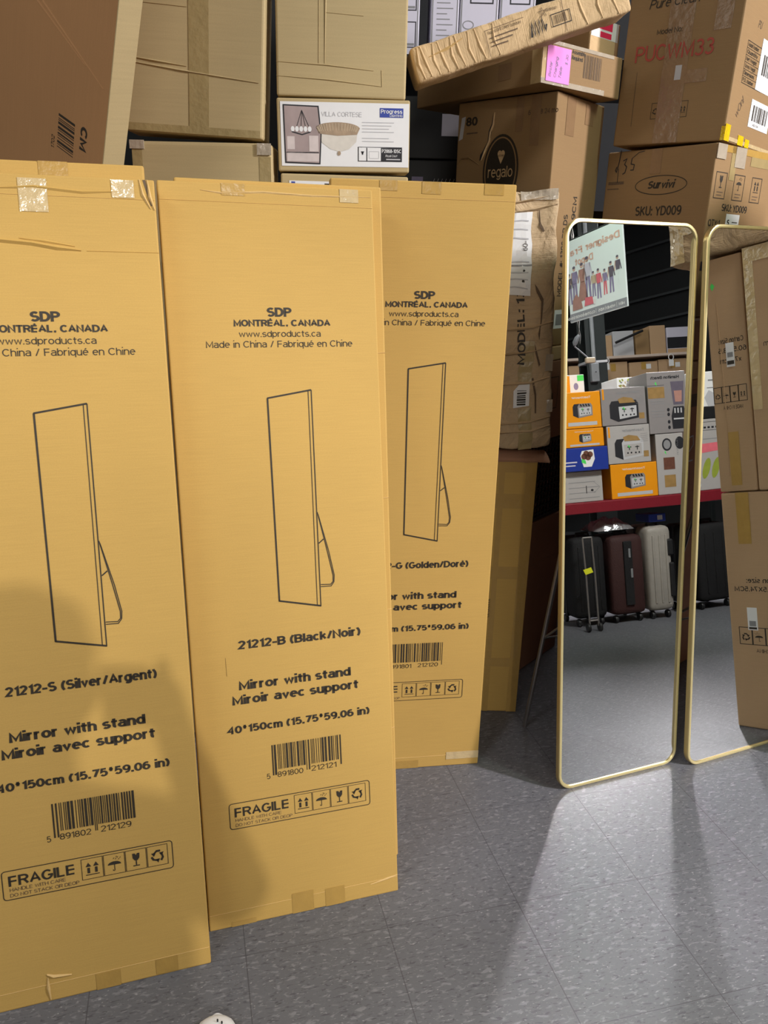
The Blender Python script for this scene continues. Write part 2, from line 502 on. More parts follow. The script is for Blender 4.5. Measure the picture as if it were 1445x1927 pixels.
# plain grotesque lettering drawn from its skeleton: per letter a width and strokes; "x,y" is a point,
# "@cx,cy,rx,ry,a0,a1" an arc, ";" starts a new stroke (cap height 1, small letters .74, tails to -.26)
GLYPHS = {
    'A': (.72, '0,0 .36,1 .72,0;.13,.34 .59,.34'), 'B': (.62, '0,0 0,1 @.34,.76,.24,.24,90,-90 0,.52;.34,.52 @.34,.26,.28,.26,90,-90 0,0'),
    'C': (.70, '@.37,.5,.37,.5,42,318'), 'D': (.68, '0,0 0,1 .28,1 @.28,.5,.40,.5,90,-90 0,0'), 'E': (.56, '.56,0 0,0 0,1 .56,1;0,.52 .50,.52'),
    'F': (.54, '0,0 0,1 .54,1;0,.50 .46,.50'), 'G': (.72, '@.37,.5,.37,.5,45,340 .72,.46 .42,.46'), 'H': (.64, '0,0 0,1;.64,0 .64,1;0,.52 .64,.52'),
    'I': (.02, '.01,0 .01,1'), 'J': (.46, '.46,1 .46,.24 @.23,.24,.23,.24,0,-180'), 'K': (.64, '0,0 0,1;.60,1 0,.38;.20,.56 .64,0'), 'L': (.52, '0,1 0,0 .52,0'),
    'M': (.78, '0,0 0,1 .39,.14 .78,1 .78,0'), 'N': (.64, '0,0 0,1 .64,0 .64,1'), 'O': (.76, '@.38,.5,.38,.5,90,450'), 'P': (.60, '0,0 0,1 .32,1 @.32,.74,.28,.26,90,-90 0,.48'),
    'Q': (.76, '@.38,.5,.38,.5,90,450;.48,.24 .76,-.04'), 'R': (.64, '0,0 0,1 .34,1 @.34,.75,.28,.25,90,-90 0,.50;.36,.50 .64,0'),
    'S': (.60, '@.30,.75,.28,.25,35,250 @.30,.26,.30,.26,80,-150'), 'T': (.60, '0,1 .60,1;.30,1 .30,0'), 'U': (.64, '0,1 0,.30 @.32,.30,.32,.30,180,360 .64,1'),
    'V': (.66, '0,1 .33,0 .66,1'), 'W': (.94, '0,1 .22,0 .47,.92 .72,0 .94,1'), 'X': (.64, '0,0 .64,1;0,1 .64,0'), 'Y': (.64, '0,1 .32,.44 .64,1;.32,.44 .32,0'), 'Z': (.58, '0,1 .58,1 0,0 .58,0'),
    'a': (.50, '@.25,.55,.24,.19,155,0 .49,0;.49,.42 .22,.42 @.22,.21,.22,.21,90,270 .30,0 .49,.16'), 'b': (.52, '0,1 0,0;@.26,.37,.26,.37,180,540'), 'c': (.48, '@.26,.37,.26,.37,45,315'),
    'd': (.52, '.52,1 .52,0;@.26,.37,.26,.37,0,360'), 'e': (.52, '.02,.40 .52,.40 @.26,.37,.26,.37,5,312'), 'f': (.30, '.12,0 .12,.80 @.28,.80,.16,.20,180,80;0,.72 .30,.72'),
    'g': (.52, '.52,.74 .52,-.04 @.27,-.04,.25,.22,0,-150;@.26,.37,.26,.37,0,360'), 'h': (.48, '0,0 0,1;0,.48 @.24,.48,.24,.26,180,0 .48,0'), 'i': (.02, '.01,0 .01,.70;.01,1.10 .01,1.12'),
    'j': (.14, '.14,.74 .14,-.14 @.02,-.14,.12,.12,0,-90;.14,1.10 .14,1.12'), 'k': (.48, '0,0 0,1;.46,.74 0,.28;.18,.44 .48,0'), 'l': (.02, '.01,0 .01,1'),
    'm': (.80, '0,0 0,.74;0,.50 @.20,.50,.20,.24,180,0 .40,0;.40,.50 @.60,.50,.20,.24,180,0 .80,0'), 'n': (.48, '0,0 0,.74;0,.48 @.24,.48,.24,.26,180,0 .48,0'),
    'o': (.54, '@.27,.37,.27,.37,90,450'), 'p': (.52, '0,.74 0,-.26;@.26,.37,.26,.37,180,540'), 'q': (.52, '.52,.74 .52,-.26;@.26,.37,.26,.37,0,360'), 'r': (.30, '0,0 0,.74;0,.46 @.24,.46,.24,.27,180,75'),
    's': (.46, '@.23,.55,.21,.19,35,250 @.23,.19,.23,.19,80,-150'), 't': (.28, '.12,.96 .12,.18 @.28,.18,.16,.18,180,270;0,.72 .28,.72'), 'u': (.48, '0,.74 0,.26 @.24,.26,.24,.26,180,360;.48,.74 .48,0'),
    'v': (.50, '0,.74 .25,0 .50,.74'), 'w': (.76, '0,.74 .18,0 .38,.68 .58,0 .76,.74'), 'x': (.48, '0,0 .48,.74;0,.74 .48,0'), 'y': (.50, '0,.74 .26,.02;.50,.74 .22,-.14 @.10,-.14,.12,.12,0,-90'), 'z': (.46, '0,.74 .46,.74 0,0 .46,0'),
    '0': (.56, '@.28,.5,.28,.5,90,450'), '1': (.26, '0,.76 .26,1 .26,0'), '2': (.54, '@.27,.74,.26,.26,170,-30 0,0 .54,0'), '3': (.54, '@.27,.76,.24,.24,150,-90;.27,.52 @.27,.26,.27,.26,90,-155'),
    '4': (.58, '.44,0 .44,1 0,.28 .58,.28'), '5': (.54, '.50,1 .10,1 .04,.52 @.27,.32,.27,.32,125,-150'), '6': (.54, '.46,.92 @.30,.55,.30,.45,80,180;@.27,.31,.27,.31,90,450'), '7': (.54, '0,1 .54,1 .20,0'),
    '8': (.54, '@.27,.76,.23,.24,90,450;@.27,.26,.27,.26,90,450'), '9': (.54, '@.27,.69,.27,.31,90,450;.54,.66 @.24,.45,.30,.45,0,-110'),
    '.': (.06, '.03,0 .03,.04'), ',': (.08, '.05,.06 .05,0 .0,-.14'), ':': (.06, '.03,0 .03,.04;.03,.62 .03,.66'), '-': (.28, '0,.36 .28,.36'), '/': (.36, '0,-.04 .36,1.04'),
    '(': (.20, '.20,1.08 @.42,.42,.42,.66,125,235'), ')': (.20, '0,1.08 @-.22,.42,.42,.66,55,-55'), '*': (.34, '.17,.62 .17,1;.0,.72 .34,.90;.0,.90 .34,.72'), '#': (.60, '.16,0 .26,1;.40,0 .50,1;0,.34 .58,.34;.04,.66 .60,.66'),
    '$': (.56, '@.28,.75,.26,.24,35,250 @.28,.26,.28,.26,80,-150;.28,-.12 .28,1.12'), '!': (.04, '.02,.28 .02,1;.02,0 .02,.04'),
    'É': (.56, '.56,0 0,0 0,1 .56,1;0,.52 .50,.52;.22,1.14 .40,1.32'), 'é': (.52, '.02,.40 .52,.40 @.26,.37,.26,.37,5,312;.20,.88 .36,1.06'),
}
_stroke_cache = {}


def glyph_paths(ch):
    if ch in _stroke_cache:
        return _stroke_cache[ch]
    w, spec = GLYPHS[ch]
    paths = []
    for st in spec.split(';'):
        pts = []
        for tok in st.split():
            if tok[0] == '@':
                cx, cy, rx, ry, a0, a1 = [float(q) for q in tok[1:].split(',')]
                n = max(3, int(abs(a1 - a0) / 20))
                arc = [(cx + rx * math.cos(R(a0 + (a1 - a0) * k / n)), cy + ry * math.sin(R(a0 + (a1 - a0) * k / n))) for k in range(n + 1)]
                if pts and math.hypot(pts[-1][0] - arc[0][0], pts[-1][1] - arc[0][1]) < .02:
                    arc = arc[1:]
                pts += arc
            else:
                x, y = tok.split(',')
                q = (float(x), float(y))
                if not pts or math.hypot(pts[-1][0] - q[0], pts[-1][1] - q[1]) > .015:
                    pts.append(q)
        closed = len(pts) > 3 and math.hypot(pts[0][0] - pts[-1][0], pts[0][1] - pts[-1][1]) < .02
        if closed:
            pts = pts[:-1]
        paths.append((pts, closed))
    _stroke_cache[ch] = (w, paths)
    return _stroke_cache[ch]


CAP = 1.0


def text_mesh(s, bold):
    """vertices and faces of a line of lettering, cap height 1"""
    th = .115 + .085 * bold
    vv, ff, x = [], [], 0.0
    for ch in s:
        if ch == ' ':
            x += .34 + th * .4
            continue
        w, paths = glyph_paths(ch if ch in GLYPHS else '-')
        for pts, closed in paths:
            P2 = [Vector((x + th / 2 + px, th / 2 + py * (1 - th))) for px, py in pts]
            L, o = len(P2), len(vv)
            for i, p in enumerate(P2):
                a = P2[i - 1] if (i > 0 or closed) else None
                b = P2[(i + 1) % L] if (i < L - 1 or closed) else None
                t1 = (p - a).normalized() if a is not None else (b - p).normalized()
                t2 = (b - p).normalized() if b is not None else t1
                t = t1 + t2
                t = t.normalized() if t.length > .2 else t1
                nn = Vector((-t.y, t.x))
                k = max(.55, abs(t.dot(t1)))
                e = Vector((0, 0))
                if a is None and L == 2 and abs(t1.y) < .01:
                    e = -t1 * th / 2
                if b is None and L == 2 and abs(t1.y) < .01:
                    e = t1 * th / 2
                if a is None and abs(t1.x) < .01:
                    e = -t1 * th / 2
                if b is None and abs(t1.x) < .01:
                    e = t1 * th / 2
                wd = Vector((nn.x * (1 + .35 * min(1, bold)), nn.y)) * (th / 2 / k)
                q1, q2 = p + e + wd, p + e - wd
                vv += [(q1.x, q1.y), (q2.x, q2.y)]
            for i in range(L if closed else L - 1):
                j = (i + 1) % L
                ff.append((o + 2 * i, o + 2 * i + 1, o + 2 * j + 1, o + 2 * j))
        x += w + th + .075
    return vv, ff


class Pen:
    """draws flat print on a plane (o, u, v, n) into an Acc, lifted eps off the surface"""

    def __init__(self, acc, o, u, v, eps=0.0006):
        self.acc, self.o, self.u, self.v = acc, Vector(o), Vector(u), Vector(v)
        self.n = self.u.cross(self.v).normalized()
        self.eps = eps

    def up(self, k=0.0004):
        q = Pen(self.acc, self.o, self.u, self.v, self.eps + k)
        return q

    def P(self, s, t, e=0.0):
        return self.o + self.u * s + self.v * t + self.n * (self.eps + e)

    def poly(self, pts, m):
        self.acc.add([self.P(*p) for p in pts], [tuple(range(len(pts)))], m)

    def rect(self, s0, t0, s1, t1, m, step=None):
        if s1 < s0:
            s0, s1 = s1, s0
        if t1 < t0:
            t0, t1 = t1, t0
        if not step:
            return self.poly([(s0, t0), (s1, t0), (s1, t1), (s0, t1)], m)
        a, b = max(1, round((s1 - s0) / step)), max(1, round((t1 - t0) / step))
        vv = [self.P(s0 + (s1 - s0) * i / a, t0 + (t1 - t0) * j / b) for j in range(b + 1) for i in range(a + 1)]
        ff = [(j * (a + 1) + i, j * (a + 1) + i + 1, (j + 1) * (a + 1) + i + 1, (j + 1) * (a + 1) + i) for j in range(b) for i in range(a)]
        self.acc.add(vv, ff, m)

    def slab(self, s0, t0, s1, t1, h, m):
        """a thin raised sheet with real edges"""
        a = [self.P(*p) for p in ((s0, t0), (s1, t0), (s1, t1), (s0, t1))]
        b = [p + self.n * h for p in a]
        self.acc.add(a + b, [(4, 5, 6, 7), (0, 1, 5, 4), (1, 2, 6, 5), (2, 3, 7, 6), (3, 0, 4, 7), (3, 2, 1, 0)], m)

    def line(self, pts, w, m, closed=False):
        pts = [Vector((p[0], p[1])) for p in pts]
        L = len(pts)
        vv, ff = [], []
        for i, p in enumerate(pts):
            a = pts[i - 1] if (i > 0 or closed) else p
            b = pts[(i + 1) % L] if (i < L - 1 or closed) else p
            t1 = (p - a).normalized() if (p - a).length > 1e-9 else (b - p).normalized()
            t2 = (b - p).normalized() if (b - p).length > 1e-9 else t1
            t = (t1 + t2)
            t = t.normalized() if t.length > 1e-6 else t1
            nn = Vector((-t.y, t.x))
            k = max(0.5, abs(t.dot(t1)))
            vv += [self.P(*(p + nn * (w / 2 / k))), self.P(*(p - nn * (w / 2 / k)))]
        for i in range(L if closed else L - 1):
            j = (i + 1) % L
            ff.append((2 * i, 2 * i + 1, 2 * j + 1, 2 * j))
        self.acc.add(vv, ff, m)

    def frame(self, s0, t0, s1, t1, w, m, r=0.0):
        if r <= 0:
            return self.line([(s0, t0), (s1, t0), (s1, t1), (s0, t1)], w, m, True)
        pts = []
        for cx, cy, a0 in ((s1 - r, t0 + r, -90), (s1 - r, t1 - r, 0), (s0 + r, t1 - r, 90), (s0 + r, t0 + r, 180)):
            for k in range(5):
                an = R(a0 + 22.5 * k)
                pts.append((cx + r * math.cos(an), cy + r * math.sin(an)))
        self.line(pts, w, m, True)

    def disc(self, s, t, a, b, m, n=24, rot=0):
        c, d = math.cos(R(rot)), math.sin(R(rot))
        self.poly([(s + a * math.cos(2 * math.pi * k / n) * c - b * math.sin(2 * math.pi * k / n) * d,
                    t + a * math.cos(2 * math.pi * k / n) * d + b * math.sin(2 * math.pi * k / n) * c) for k in range(n)], m)

    def ring(self, s, t, a, b, w, m, n=36):
        self.line([(s + a * math.cos(2 * math.pi * k / n), t + b * math.sin(2 * math.pi * k / n)) for k in range(n)], w, m, True)

    def text(self, txt, s, t, cap, m, width=None, align='l', bold=0, rot=0.0, shear=0.0):
        v, f = text_mesh(txt, bold)
        x0, x1 = min(p[0] for p in v), max(p[0] for p in v)
        sy = cap / CAP
        sx = sy if width is None else width / max(1e-6, (x1 - x0))
        W = (x1 - x0) * sx
        off = {'l': 0, 'c': -W / 2, 'r': -W}[align]
        c, d = math.cos(R(rot)), math.sin(R(rot))
        pts = []
        for (x, y) in v:
            X, Y = (x - x0) * sx + off + shear * y * sy, y * sy
            pts.append(self.P(s + X * c - Y * d, t + X * d + Y * c))
        self.acc.add(pts, f, m)

    def barcode(self, s0, t0, s1, t1, m, seed=1, n=58, guards=0.0, vertical=False):
        rnd = random.Random(seed)
        L = (t1 - t0) if vertical else (s1 - s0)
        u = L / n
        x, i = 0, 0
        while x < n - 1:
            w = min(rnd.choice((1, 1, 2, 3)), n - x)
            g = guards if (i < 2 or x > n - 5 or abs(x - n / 2) < 2) else 0
            if vertical:
                self.rect(s0, t0 + x * u, s1, t0 + (x + w * .92) * u, m)
            else:
                self.rect(s0 + x * u, t0 - g, s0 + (x + w * .92) * u, t1, m)
            x += w + rnd.choice((1, 1, 2))
            i += 1

    def ridge(self, pts, w, h, m):
        """a raised fold line in the board"""
        pts = [Vector((p[0], p[1])) for p in pts]
        vv, ff = [], []
        for i, p in enumerate(pts):
            a, b = pts[max(0, i - 1)], pts[min(len(pts) - 1, i + 1)]
            t = (b - a).normalized()
            nn = Vector((-t.y, t.x))
            k = 0.35 if i in (0, len(pts) - 1) else 1.0
            q1, q2 = p + nn * w / 2 * k, p - nn * w / 2 * k
            vv += [self.P(q1.x, q1.y, -self.eps - .0003), self.P(p.x, p.y, h * k), self.P(q2.x, q2.y, -self.eps - .0003)]
        for i in range(len(pts) - 1):
            for k in (0, 1):
                ff.append((3 * i + k, 3 * i + k + 1, 3 * i + 4 + k, 3 * i + 3 + k))
        self.acc.add(vv, ff, m)

    # --- handling marks, drawn in a square cell
    def up_arrows(self, s, t, z, m):
        for dx in (.30, .70):
            self.poly([(s + (dx - .15) * z, t + .62 * z), (s + (dx + .15) * z, t + .62 * z), (s + dx * z, t + .86 * z)], m)
            self.rect(s + (dx - .07) * z, t + .24 * z, s + (dx + .07) * z, t + .56 * z, m)
        self.rect(s + .14 * z, t + .12 * z, s + .86 * z, t + .17 * z, m)

    def umbrella(self, s, t, z, m):
        self.poly([(s + z * (.5 + .36 * math.cos(R(a))), t + z * (.46 + .20 * math.sin(R(a)))) for a in range(0, 181, 20)], m)
        self.rect(s + .48 * z, t + .16 * z, s + .52 * z, t + .46 * z, m)
        self.line([(s + .52 * z, t + .16 * z), (s + .48 * z, t + .10 * z), (s + .42 * z, t + .12 * z), (s + .41 * z, t + .18 * z)], .035 * z, m)
        for dx, dy in ((.45, .80), (.56, .76), (.66, .84), (.72, .72), (.60, .88), (.80, .80)):
            self.line([(s + dx * z, t + dy * z), (s + (dx + .05) * z, t + (dy + .07) * z)], .03 * z, m)

    def goblet(self, s, t, z, m):
        self.poly([(s + .30 * z, t + .88 * z), (s + .44 * z, t + .88 * z), (s + .50 * z, t + .76 * z), (s + .56 * z, t + .88 * z), (s + .70 * z, t + .88 * z),
                   (s + .68 * z, t + .60 * z), (s + .58 * z, t + .46 * z), (s + .42 * z, t + .46 * z), (s + .32 * z, t + .60 * z)], m)
        self.rect(s + .47 * z, t + .18 * z, s + .53 * z, t + .47 * z, m)
        self.rect(s + .32 * z, t + .12 * z, s + .68 * z, t + .18 * z, m)

    def recycle(self, s, t, z, m):
        for a in (90, 210, 330):
            c, d = math.cos(R(a)), math.sin(R(a))

            def q(x, y):
                return (s + z * (.5 + x * c - y * d), t + z * (.47 + x * d + y * c))
            self.poly([q(.36, -.16), q(.36, .08), q(.24, .08), q(.24, -.16)], m)
            self.poly([q(.36, .06), q(.16, .27), q(.06, .21), q(.24, .04)], m)
            self.poly([q(.20, .36), q(-.02, .20), q(.18, .10)], m)


def link(name, me, parent=None):
    o = bpy.data.objects.new(name, me)
    COL.objects.link(o)
    if parent:
        o.parent = parent
    return o


def tag(o, label, cat, group=None):
    o['label'] = label
    o['category'] = cat
    if group:
        o['group'] = group
    return o


def frame_mat(loc, yaw=0.0, lean=0.0, roll=0.0):
    """local x right along the front, y to the back, z up; leaning back and rolling clockwise"""
    u = Vector((math.cos(yaw), math.sin(yaw), 0))
    n = Vector((-math.sin(yaw), math.cos(yaw), 0))
    k = Vector((0, 0, 1))
    u2 = u * math.cos(roll) - k * math.sin(roll)
    k2 = k * math.cos(roll) + u * math.sin(roll)
    k3 = k2 * math.cos(lean) + n * math.sin(lean)
    n3 = n * math.cos(lean) - k2 * math.sin(lean)
    return Matrix(((u2.x, n3.x, k3.x, loc[0]), (u2.y, n3.y, k3.y, loc[1]), (u2.z, n3.z, k3.z, loc[2]), (0, 0, 0, 1)))


def from_right(loc, yaw, w, lean=0.0, roll=0.0):
    """same, but loc is the front RIGHT bottom corner of a box w wide"""
    m = frame_mat(loc, yaw, lean, roll)
    m.translation = Vector(loc) - m.to_3x3() @ Vector((w, 0, 0))
    return m


class Thing:
    """one top-level thing: an Empty with its parts, or a lone mesh"""

    def __init__(self, name, label, cat, mat, group=None, warp=None):
        self.name, self.label, self.cat, self.mat, self.group, self.warp = name, label, cat, mat, group, warp
        self.parts = []

    def part(self, name, smooth=False, parent=None, label=None):
        a = Acc()
        self.parts.append([name, a, smooth, parent, label, None])
        return a

    SPLIT = ('packing_tape', 'clear_tape', 'plastic_film', 'yellow_tape', 'grey_panels', 'hinge', 'torn_seam')

    def build(self):
        out = []
        for p in self.parts:
            if p[0] in self.SPLIT and p[1].f:
                out += [[p[0], a_, p[2], p[3], p[4], None] for a_ in p[1].pieces()]
            else:
                out.append(p)
        self.parts = out
        if len(self.parts) == 1:
            n, a, sm, _, _, _ = self.parts[0]
            o = link(self.name, a.mesh(self.name, self.warp, sm))
            o.matrix_world = self.mat
            return tag(o, self.label, self.cat, self.group)
        r = link(self.name, None)
        r.empty_display_size = 0.05
        r.matrix_world = self.mat
        tag(r, self.label, self.cat, self.group)
        for p in self.parts:
            n, a, sm, par, lab, _ = p
            if not a.f:
                continue
            pr = r
            if par is not None:
                pr = [q[5] for q in self.parts if q[1] is par][0]
            p[5] = link(n, a.mesh(n, self.warp, sm), pr)
            if lab:
                p[5]['label'] = lab
        return r


class Carton(Thing):
    def __init__(self, label, mat, w, d, h, board='kraft', name='cardboard_carton', cat='box', group=None, r=0.004, step=None, warp=None):
        super().__init__(name, label, cat, mat, group, warp)
        self.w, self.d, self.h = w, d, h
        self.body = self.part('carton_body', smooth=bool(warp))
        self.body.box((0, 0, 0), (w, d, h), board, r, step)
        self._p = {}

    def pen(self, face, part, eps=0.0006, label=None, key=None):
        name, part = part, (part, key)
        if part not in self._p:
            self._p[part] = self.body if name == 'carton_body' else self.part(name, label=label, smooth=False)
        w, d, h = self.w, self.d, self.h
        fr = {'front': ((0, 0, 0), (1, 0, 0), (0, 0, 1)), 'right': ((w, 0, 0), (0, 1, 0), (0, 0, 1)),
              'left': ((0, d, 0), (0, -1, 0), (0, 0, 1)), 'top': ((0, 0, h), (1, 0, 0), (0, 1, 0)),
              'bottom': ((0, d, 0), (1, 0, 0), (0, -1, 0)), 'back': ((w, d, 0), (-1, 0, 0), (0, 0, 1))}[face]
        return Pen(self._p[part], *fr, eps=eps)


def wobble(amp, scale, seed, box, z_extra=0.0):
    """crumple: smooth vector noise over the carton's local space"""
    off = Vector((seed * 3.7, seed * 1.3, seed * 5.1))

    def f(p):
        q = p / scale + off
        d = Vector((noise.noise(q), noise.noise(q + Vector((31, 7, 3))), noise.noise(q + Vector((5, 47, 19)))))
        q2 = p / (scale * .3) + off
        d2 = Vector((noise.noise(q2), noise.noise(q2 + Vector((11, 7, 3))), noise.noise(q2 + Vector((5, 17, 19)))))
        return p + d * amp + d2 * amp * .35
    return f


def struct(name, acc, mat=None, smooth=False):
    o = link(name, acc.mesh(name, None, smooth))
    if mat:
        o.matrix_world = mat
    o['kind'] = 'structure'
    return o


# ------------------------------------------------------------------ the room
X0, X1, Y0, Y1, ZC = -3.6, 7.2, -6.2, 3.9, 4.3
a = Acc()
a.box((X0, Y0, -0.1), (X1, Y1, 0.0), 'floor')
struct('floor', a)
a = Acc()
a.box((X0, Y0, ZC), (X1, Y1, ZC + .1), 'ceil')
struct('ceiling', a)
for nm, lo, hi in (('wall_back', (X0, Y1, 0), (X1, Y1 + .1, ZC)), ('wall_front', (X0, Y0 - .1, 0), (X1, Y0, ZC)),
                   ('wall_left', (X0 - .1, Y0, 0), (X0, Y1, ZC)), ('wall_right', (X1, Y0, 0), (X1 + .1, Y1, ZC))):
    a = Acc()
    a.box(lo, hi, 'wall')
    struct(nm, a)
# ceiling joists and pipes, seen in the mirrors
k = 0
for i, y in enumerate((-5.2, -4.0, -2.8, -1.6, -0.4, 0.8)):
    a = Acc()
    a.box((X0, y - .05, 3.95), (X1, y + .05, ZC), 'dark_steel')
    a.box((X0, y - .10, 3.93), (X1, y + .10, 3.96), 'pipe')
    k += 1
    struct('trim_%d' % k, a)
for (x, r, z) in ((3.2, .03, 3.75), (4.6, .045, 3.7), (5.6, .03, 3.8)):
    a = Acc()
    a.tube([(x, Y0, z), (x, 1.4, z)], r, 'pipe')
    for y in (-5.2, -2.8, -0.4):
        a.tube([(x, y, z), (x, y, ZC)], .008, 'pipe', 6)
    k += 1
    struct('trim_%d' % k, a)


for z in (2.45, 2.72, 2.98, 3.30, 3.62):
    a = Acc()
    a.box((X1 - .05, Y0, z), (X1, Y1, z + .025), 'pipe')
    k += 1
    struct('trim_%d' % k, a)


# ------------------------------------------------------------------ the three printed mirror cartons
CW, CH, CT = 0.4253, 1.5461, 0.045


def sdp_carton(label, loc, yaw, lean, code, model_line, digits, mirror_finish, seed):
    c = Carton(label, frame_mat(loc, yaw, lean), CW, CT, CH, 'kraft', name='mirror_carton', group='printed mirror cartons', r=0.003)
    p = c.pen('front', 'maker_text')
    p.text('SDP', .2205, 1.292, .0180, 'ink', width=.050, align='c', bold=1.1)
    p.text('MONTRÉAL, CANADA', .2265, 1.2730, .0132, 'ink', width=.197, align='c', bold=1.0)
    p.text('www.sdproducts.ca', .2205, 1.2520, .0125, 'ink', width=.166, align='c')
    p.text('Made in China / Fabriqué en Chine', .2210, 1.2315, .0130, 'ink', width=.298, align='c')
    p = c.pen('front', 'mirror_drawing')
    p.line([(.187, 1.130), (.1885, .7075)], .0036, 'ink')
    p.line([(.1865, 1.130), (.278, 1.1445)], .0034, 'ink')
    p.line([(.1875, .7085), (.2765, .6885)], .0036, 'ink')
    p.line([(.2715, 1.1435), (.2690, .690)], .0016, 'ink')
    p.line([(.2780, 1.1445), (.2765, .6870)], .0022, 'ink')
    for o, w in ((0, .0018), (.0045, .0018)):
        p.line([(.2785 + o * .3, .890 - o), (.2960 + o * .7, .805), (.3060 + o * .6, .752), (.3055 + o * .4, .739 - o * .3), (.300 + o * .2, .733 - o * .8), (.2785, .7345 - o)], w, 'ink')
    p.line([(.2785, .8235), (.2890, .8320)], .0024, 'ink')
    p = c.pen('front', 'colour_code_text')
    p.text(model_line, .228, .6140, .0185, 'ink', width=.266 if 'B' in code else .270, align='c', bold=1.0)
    p = c.pen('front', 'product_text')
    p.text('Mirror with stand', .2145, .5265, .0190, 'ink', width=.242, align='c', bold=1.0)
    p.text('Miroir avec support', .2145, .4955, .0190, 'ink', width=.273, align='c', bold=1.0)
    p = c.pen('front', 'size_text')
    p.text('40*150cm (15.75*59.06 in)', .2180, .4335, .0165, 'ink', width=.312, align='c', bold=1.0)
    p = c.pen('front', 'barcode')
    p.barcode(.1540, .3400, .3065, .3960, 'ink', seed=seed, n=95, guards=.012)
    p.text('5', .1410, .3215, .0120, 'ink')
    p.text(digits[:6], .1640, .3225, .0120, 'ink', width=.056)
    p.text(digits[6:], .2370, .3235, .0120, 'ink', width=.057)
    p = c.pen('front', 'fragile_mark')
    p.frame(.0575, .2225, .3665, .2795, .0016, 'ink', r=.006)
    p.text('FRAGILE', .0680, .2485, .0205, 'ink', width=.116, bold=.6)
    p.text('HANDLE WITH CARE', .0690, .2380, .0070, 'ink_soft', width=.098)
    p.text('DO NOT STACK OR DEOP', .0690, .2270, .0070, 'ink_soft', width=.122)
    for i in range(4):
        s0 = .1970 + i * .0405
        p.frame(s0, .2330, s0 + .0385, .2745, .0010, 'ink')
        (p.up_arrows, p.umbrella, p.goblet, p.recycle)[i](s0 + .002, .2365, .0345, 'ink')
    # score lines where the end flaps fold
    b = c.pen('front', 'carton_body')
    b.ridge([(.002, .0355), (CW - .002, .0365)], .003, .0007, 'kraft_edge')
    b.ridge([(.002, CH - .0355), (CW - .002, CH - .0365)], .003, .0007, 'kraft_edge')
    return c


S = sdp_carton('mirror carton printed Silver/Argent, nearest at the far left', (-.73741, 1.06122, 0), R(17.67), R(12.80),
               '21212-S', '21212-S (Silver/Argent)', '891802212129', 'silver', 5)
b = S.pen('front', 'carton_body')
b.ridge([(.0, 1.436), (.06, 1.434), (.12, 1.434), (.16, 1.432), (.21, 1.428), (.25, 1.421), (.29, 1.417)], .010, .0035, 'kraft')
b.ridge([(.19, 1.436), (.23, 1.432), (.28, 1.424)], .008, .002, 'kraft')
b.ridge([(.30, 1.4165), (.424, 1.416)], .004, .001, 'kraft')
b.ridge([(.16, 1.520), (.22, 1.525), (.30, 1.519), (.36, 1.522)], .008, .002, 'kraft')
b.ridge([(.118, .057), (.130, .050), (.162, .046)], .007, .004, 'kraft_edge')
b.ridge([(.119, .050), (.1185, .028), (.121, .004)], .007, .004, 'kraft_edge')
b.ridge([(.413, 1.545), (.416, 1.515), (.423, 1.492)], .007, .004, 'kraft_edge')
b.ridge([(.399, 1.545), (.404, 1.518), (.416, 1.494)], .006, .003, 'kraft_edge')
d = S.pen('front', 'crushed_corner_slit', label='dark slit in the crushed top corner')
d.poly([(.405, 1.545), (.410, 1.545), (.419, 1.500), (.4165, 1.499)], 'ink_soft')
t = S.pen('front', 'clear_tape', label='glossy clear tape')
t.slab(.195, 1.482, .242, 1.539, .0004, 'clear')
t.slab(.350, 1.512, .389, 1.543, .0004, 'clear')
t = S.pen('front', 'packing_tape', label='brown packing tape')
for s0, s1, t0, t1 in ((.205, .250, .001, .034), (.318, .360, .004, .036)):
    t.slab(s0, t0, s1, t1, .0003, 'tape')
S.build()

Bc = sdp_carton('mirror carton printed Black/Noir, standing in the middle', (-.35187, 1.26514, 0), R(17.248), R(11.921),
                '21212-B', '21212-B (Black/Noir)', '891800212121', 'black', 7)
t = Bc.pen('front', 'packing_tape', label='brown packing tape')
for s0, s1, t0, t1 in ((.180, .228, .001, .048), (.255, .299, .001, .043), (.047, .100, .001, .012)):
    t.slab(s0, t0, s1, t1, .0003, 'tape')
t.slab(.120, 1.523, .165, 1.5455, .0003, 'tape')
t = Bc.pen('front', 'clear_tape', label='glossy clear tape')
t.slab(.356, 1.519, .395, 1.545, .0004, 'clear')
b = Bc.pen('front', 'carton_body')
b.ridge([(.36, .030), (.40, .036), (.424, .040)], .006, .002, 'kraft_edge')
b.ridge([(.08, 1.531), (.12, 1.527), (.20, 1.532), (.30, 1.529), (.42, 1.531)], .005, .0012, 'kraft_edge')
b.ridge([(.07, .600), (.0705, .560)], .0016, .0006, 'ink_soft')
Bc.build()

Gc = sdp_carton('mirror carton printed Golden/Doré, upright behind the others', (-.13261, 1.80392, 0), R(8.261), R(.852),
                '21212-G', '21212-G (Golden/Doré)', '891801212120', 'golden', 9)
t = Gc.pen('front', 'packing_tape', label='brown packing tape')
for s0, s1, t0, t1 in ((.206, .250, 1.520, 1.5455), (.110, .150, 1.524, 1.5455), (.350, .395, 1.522, 1.5455), (.175, .250, .001, .026)):
    t.slab(s0, t0, s1, t1, .0003, 'tape')
t = Gc.pen('front', 'clear_tape', label='glossy clear tape')
t.slab(.330, .022, .4245, .046, .0004, 'clear')
Gc.build()

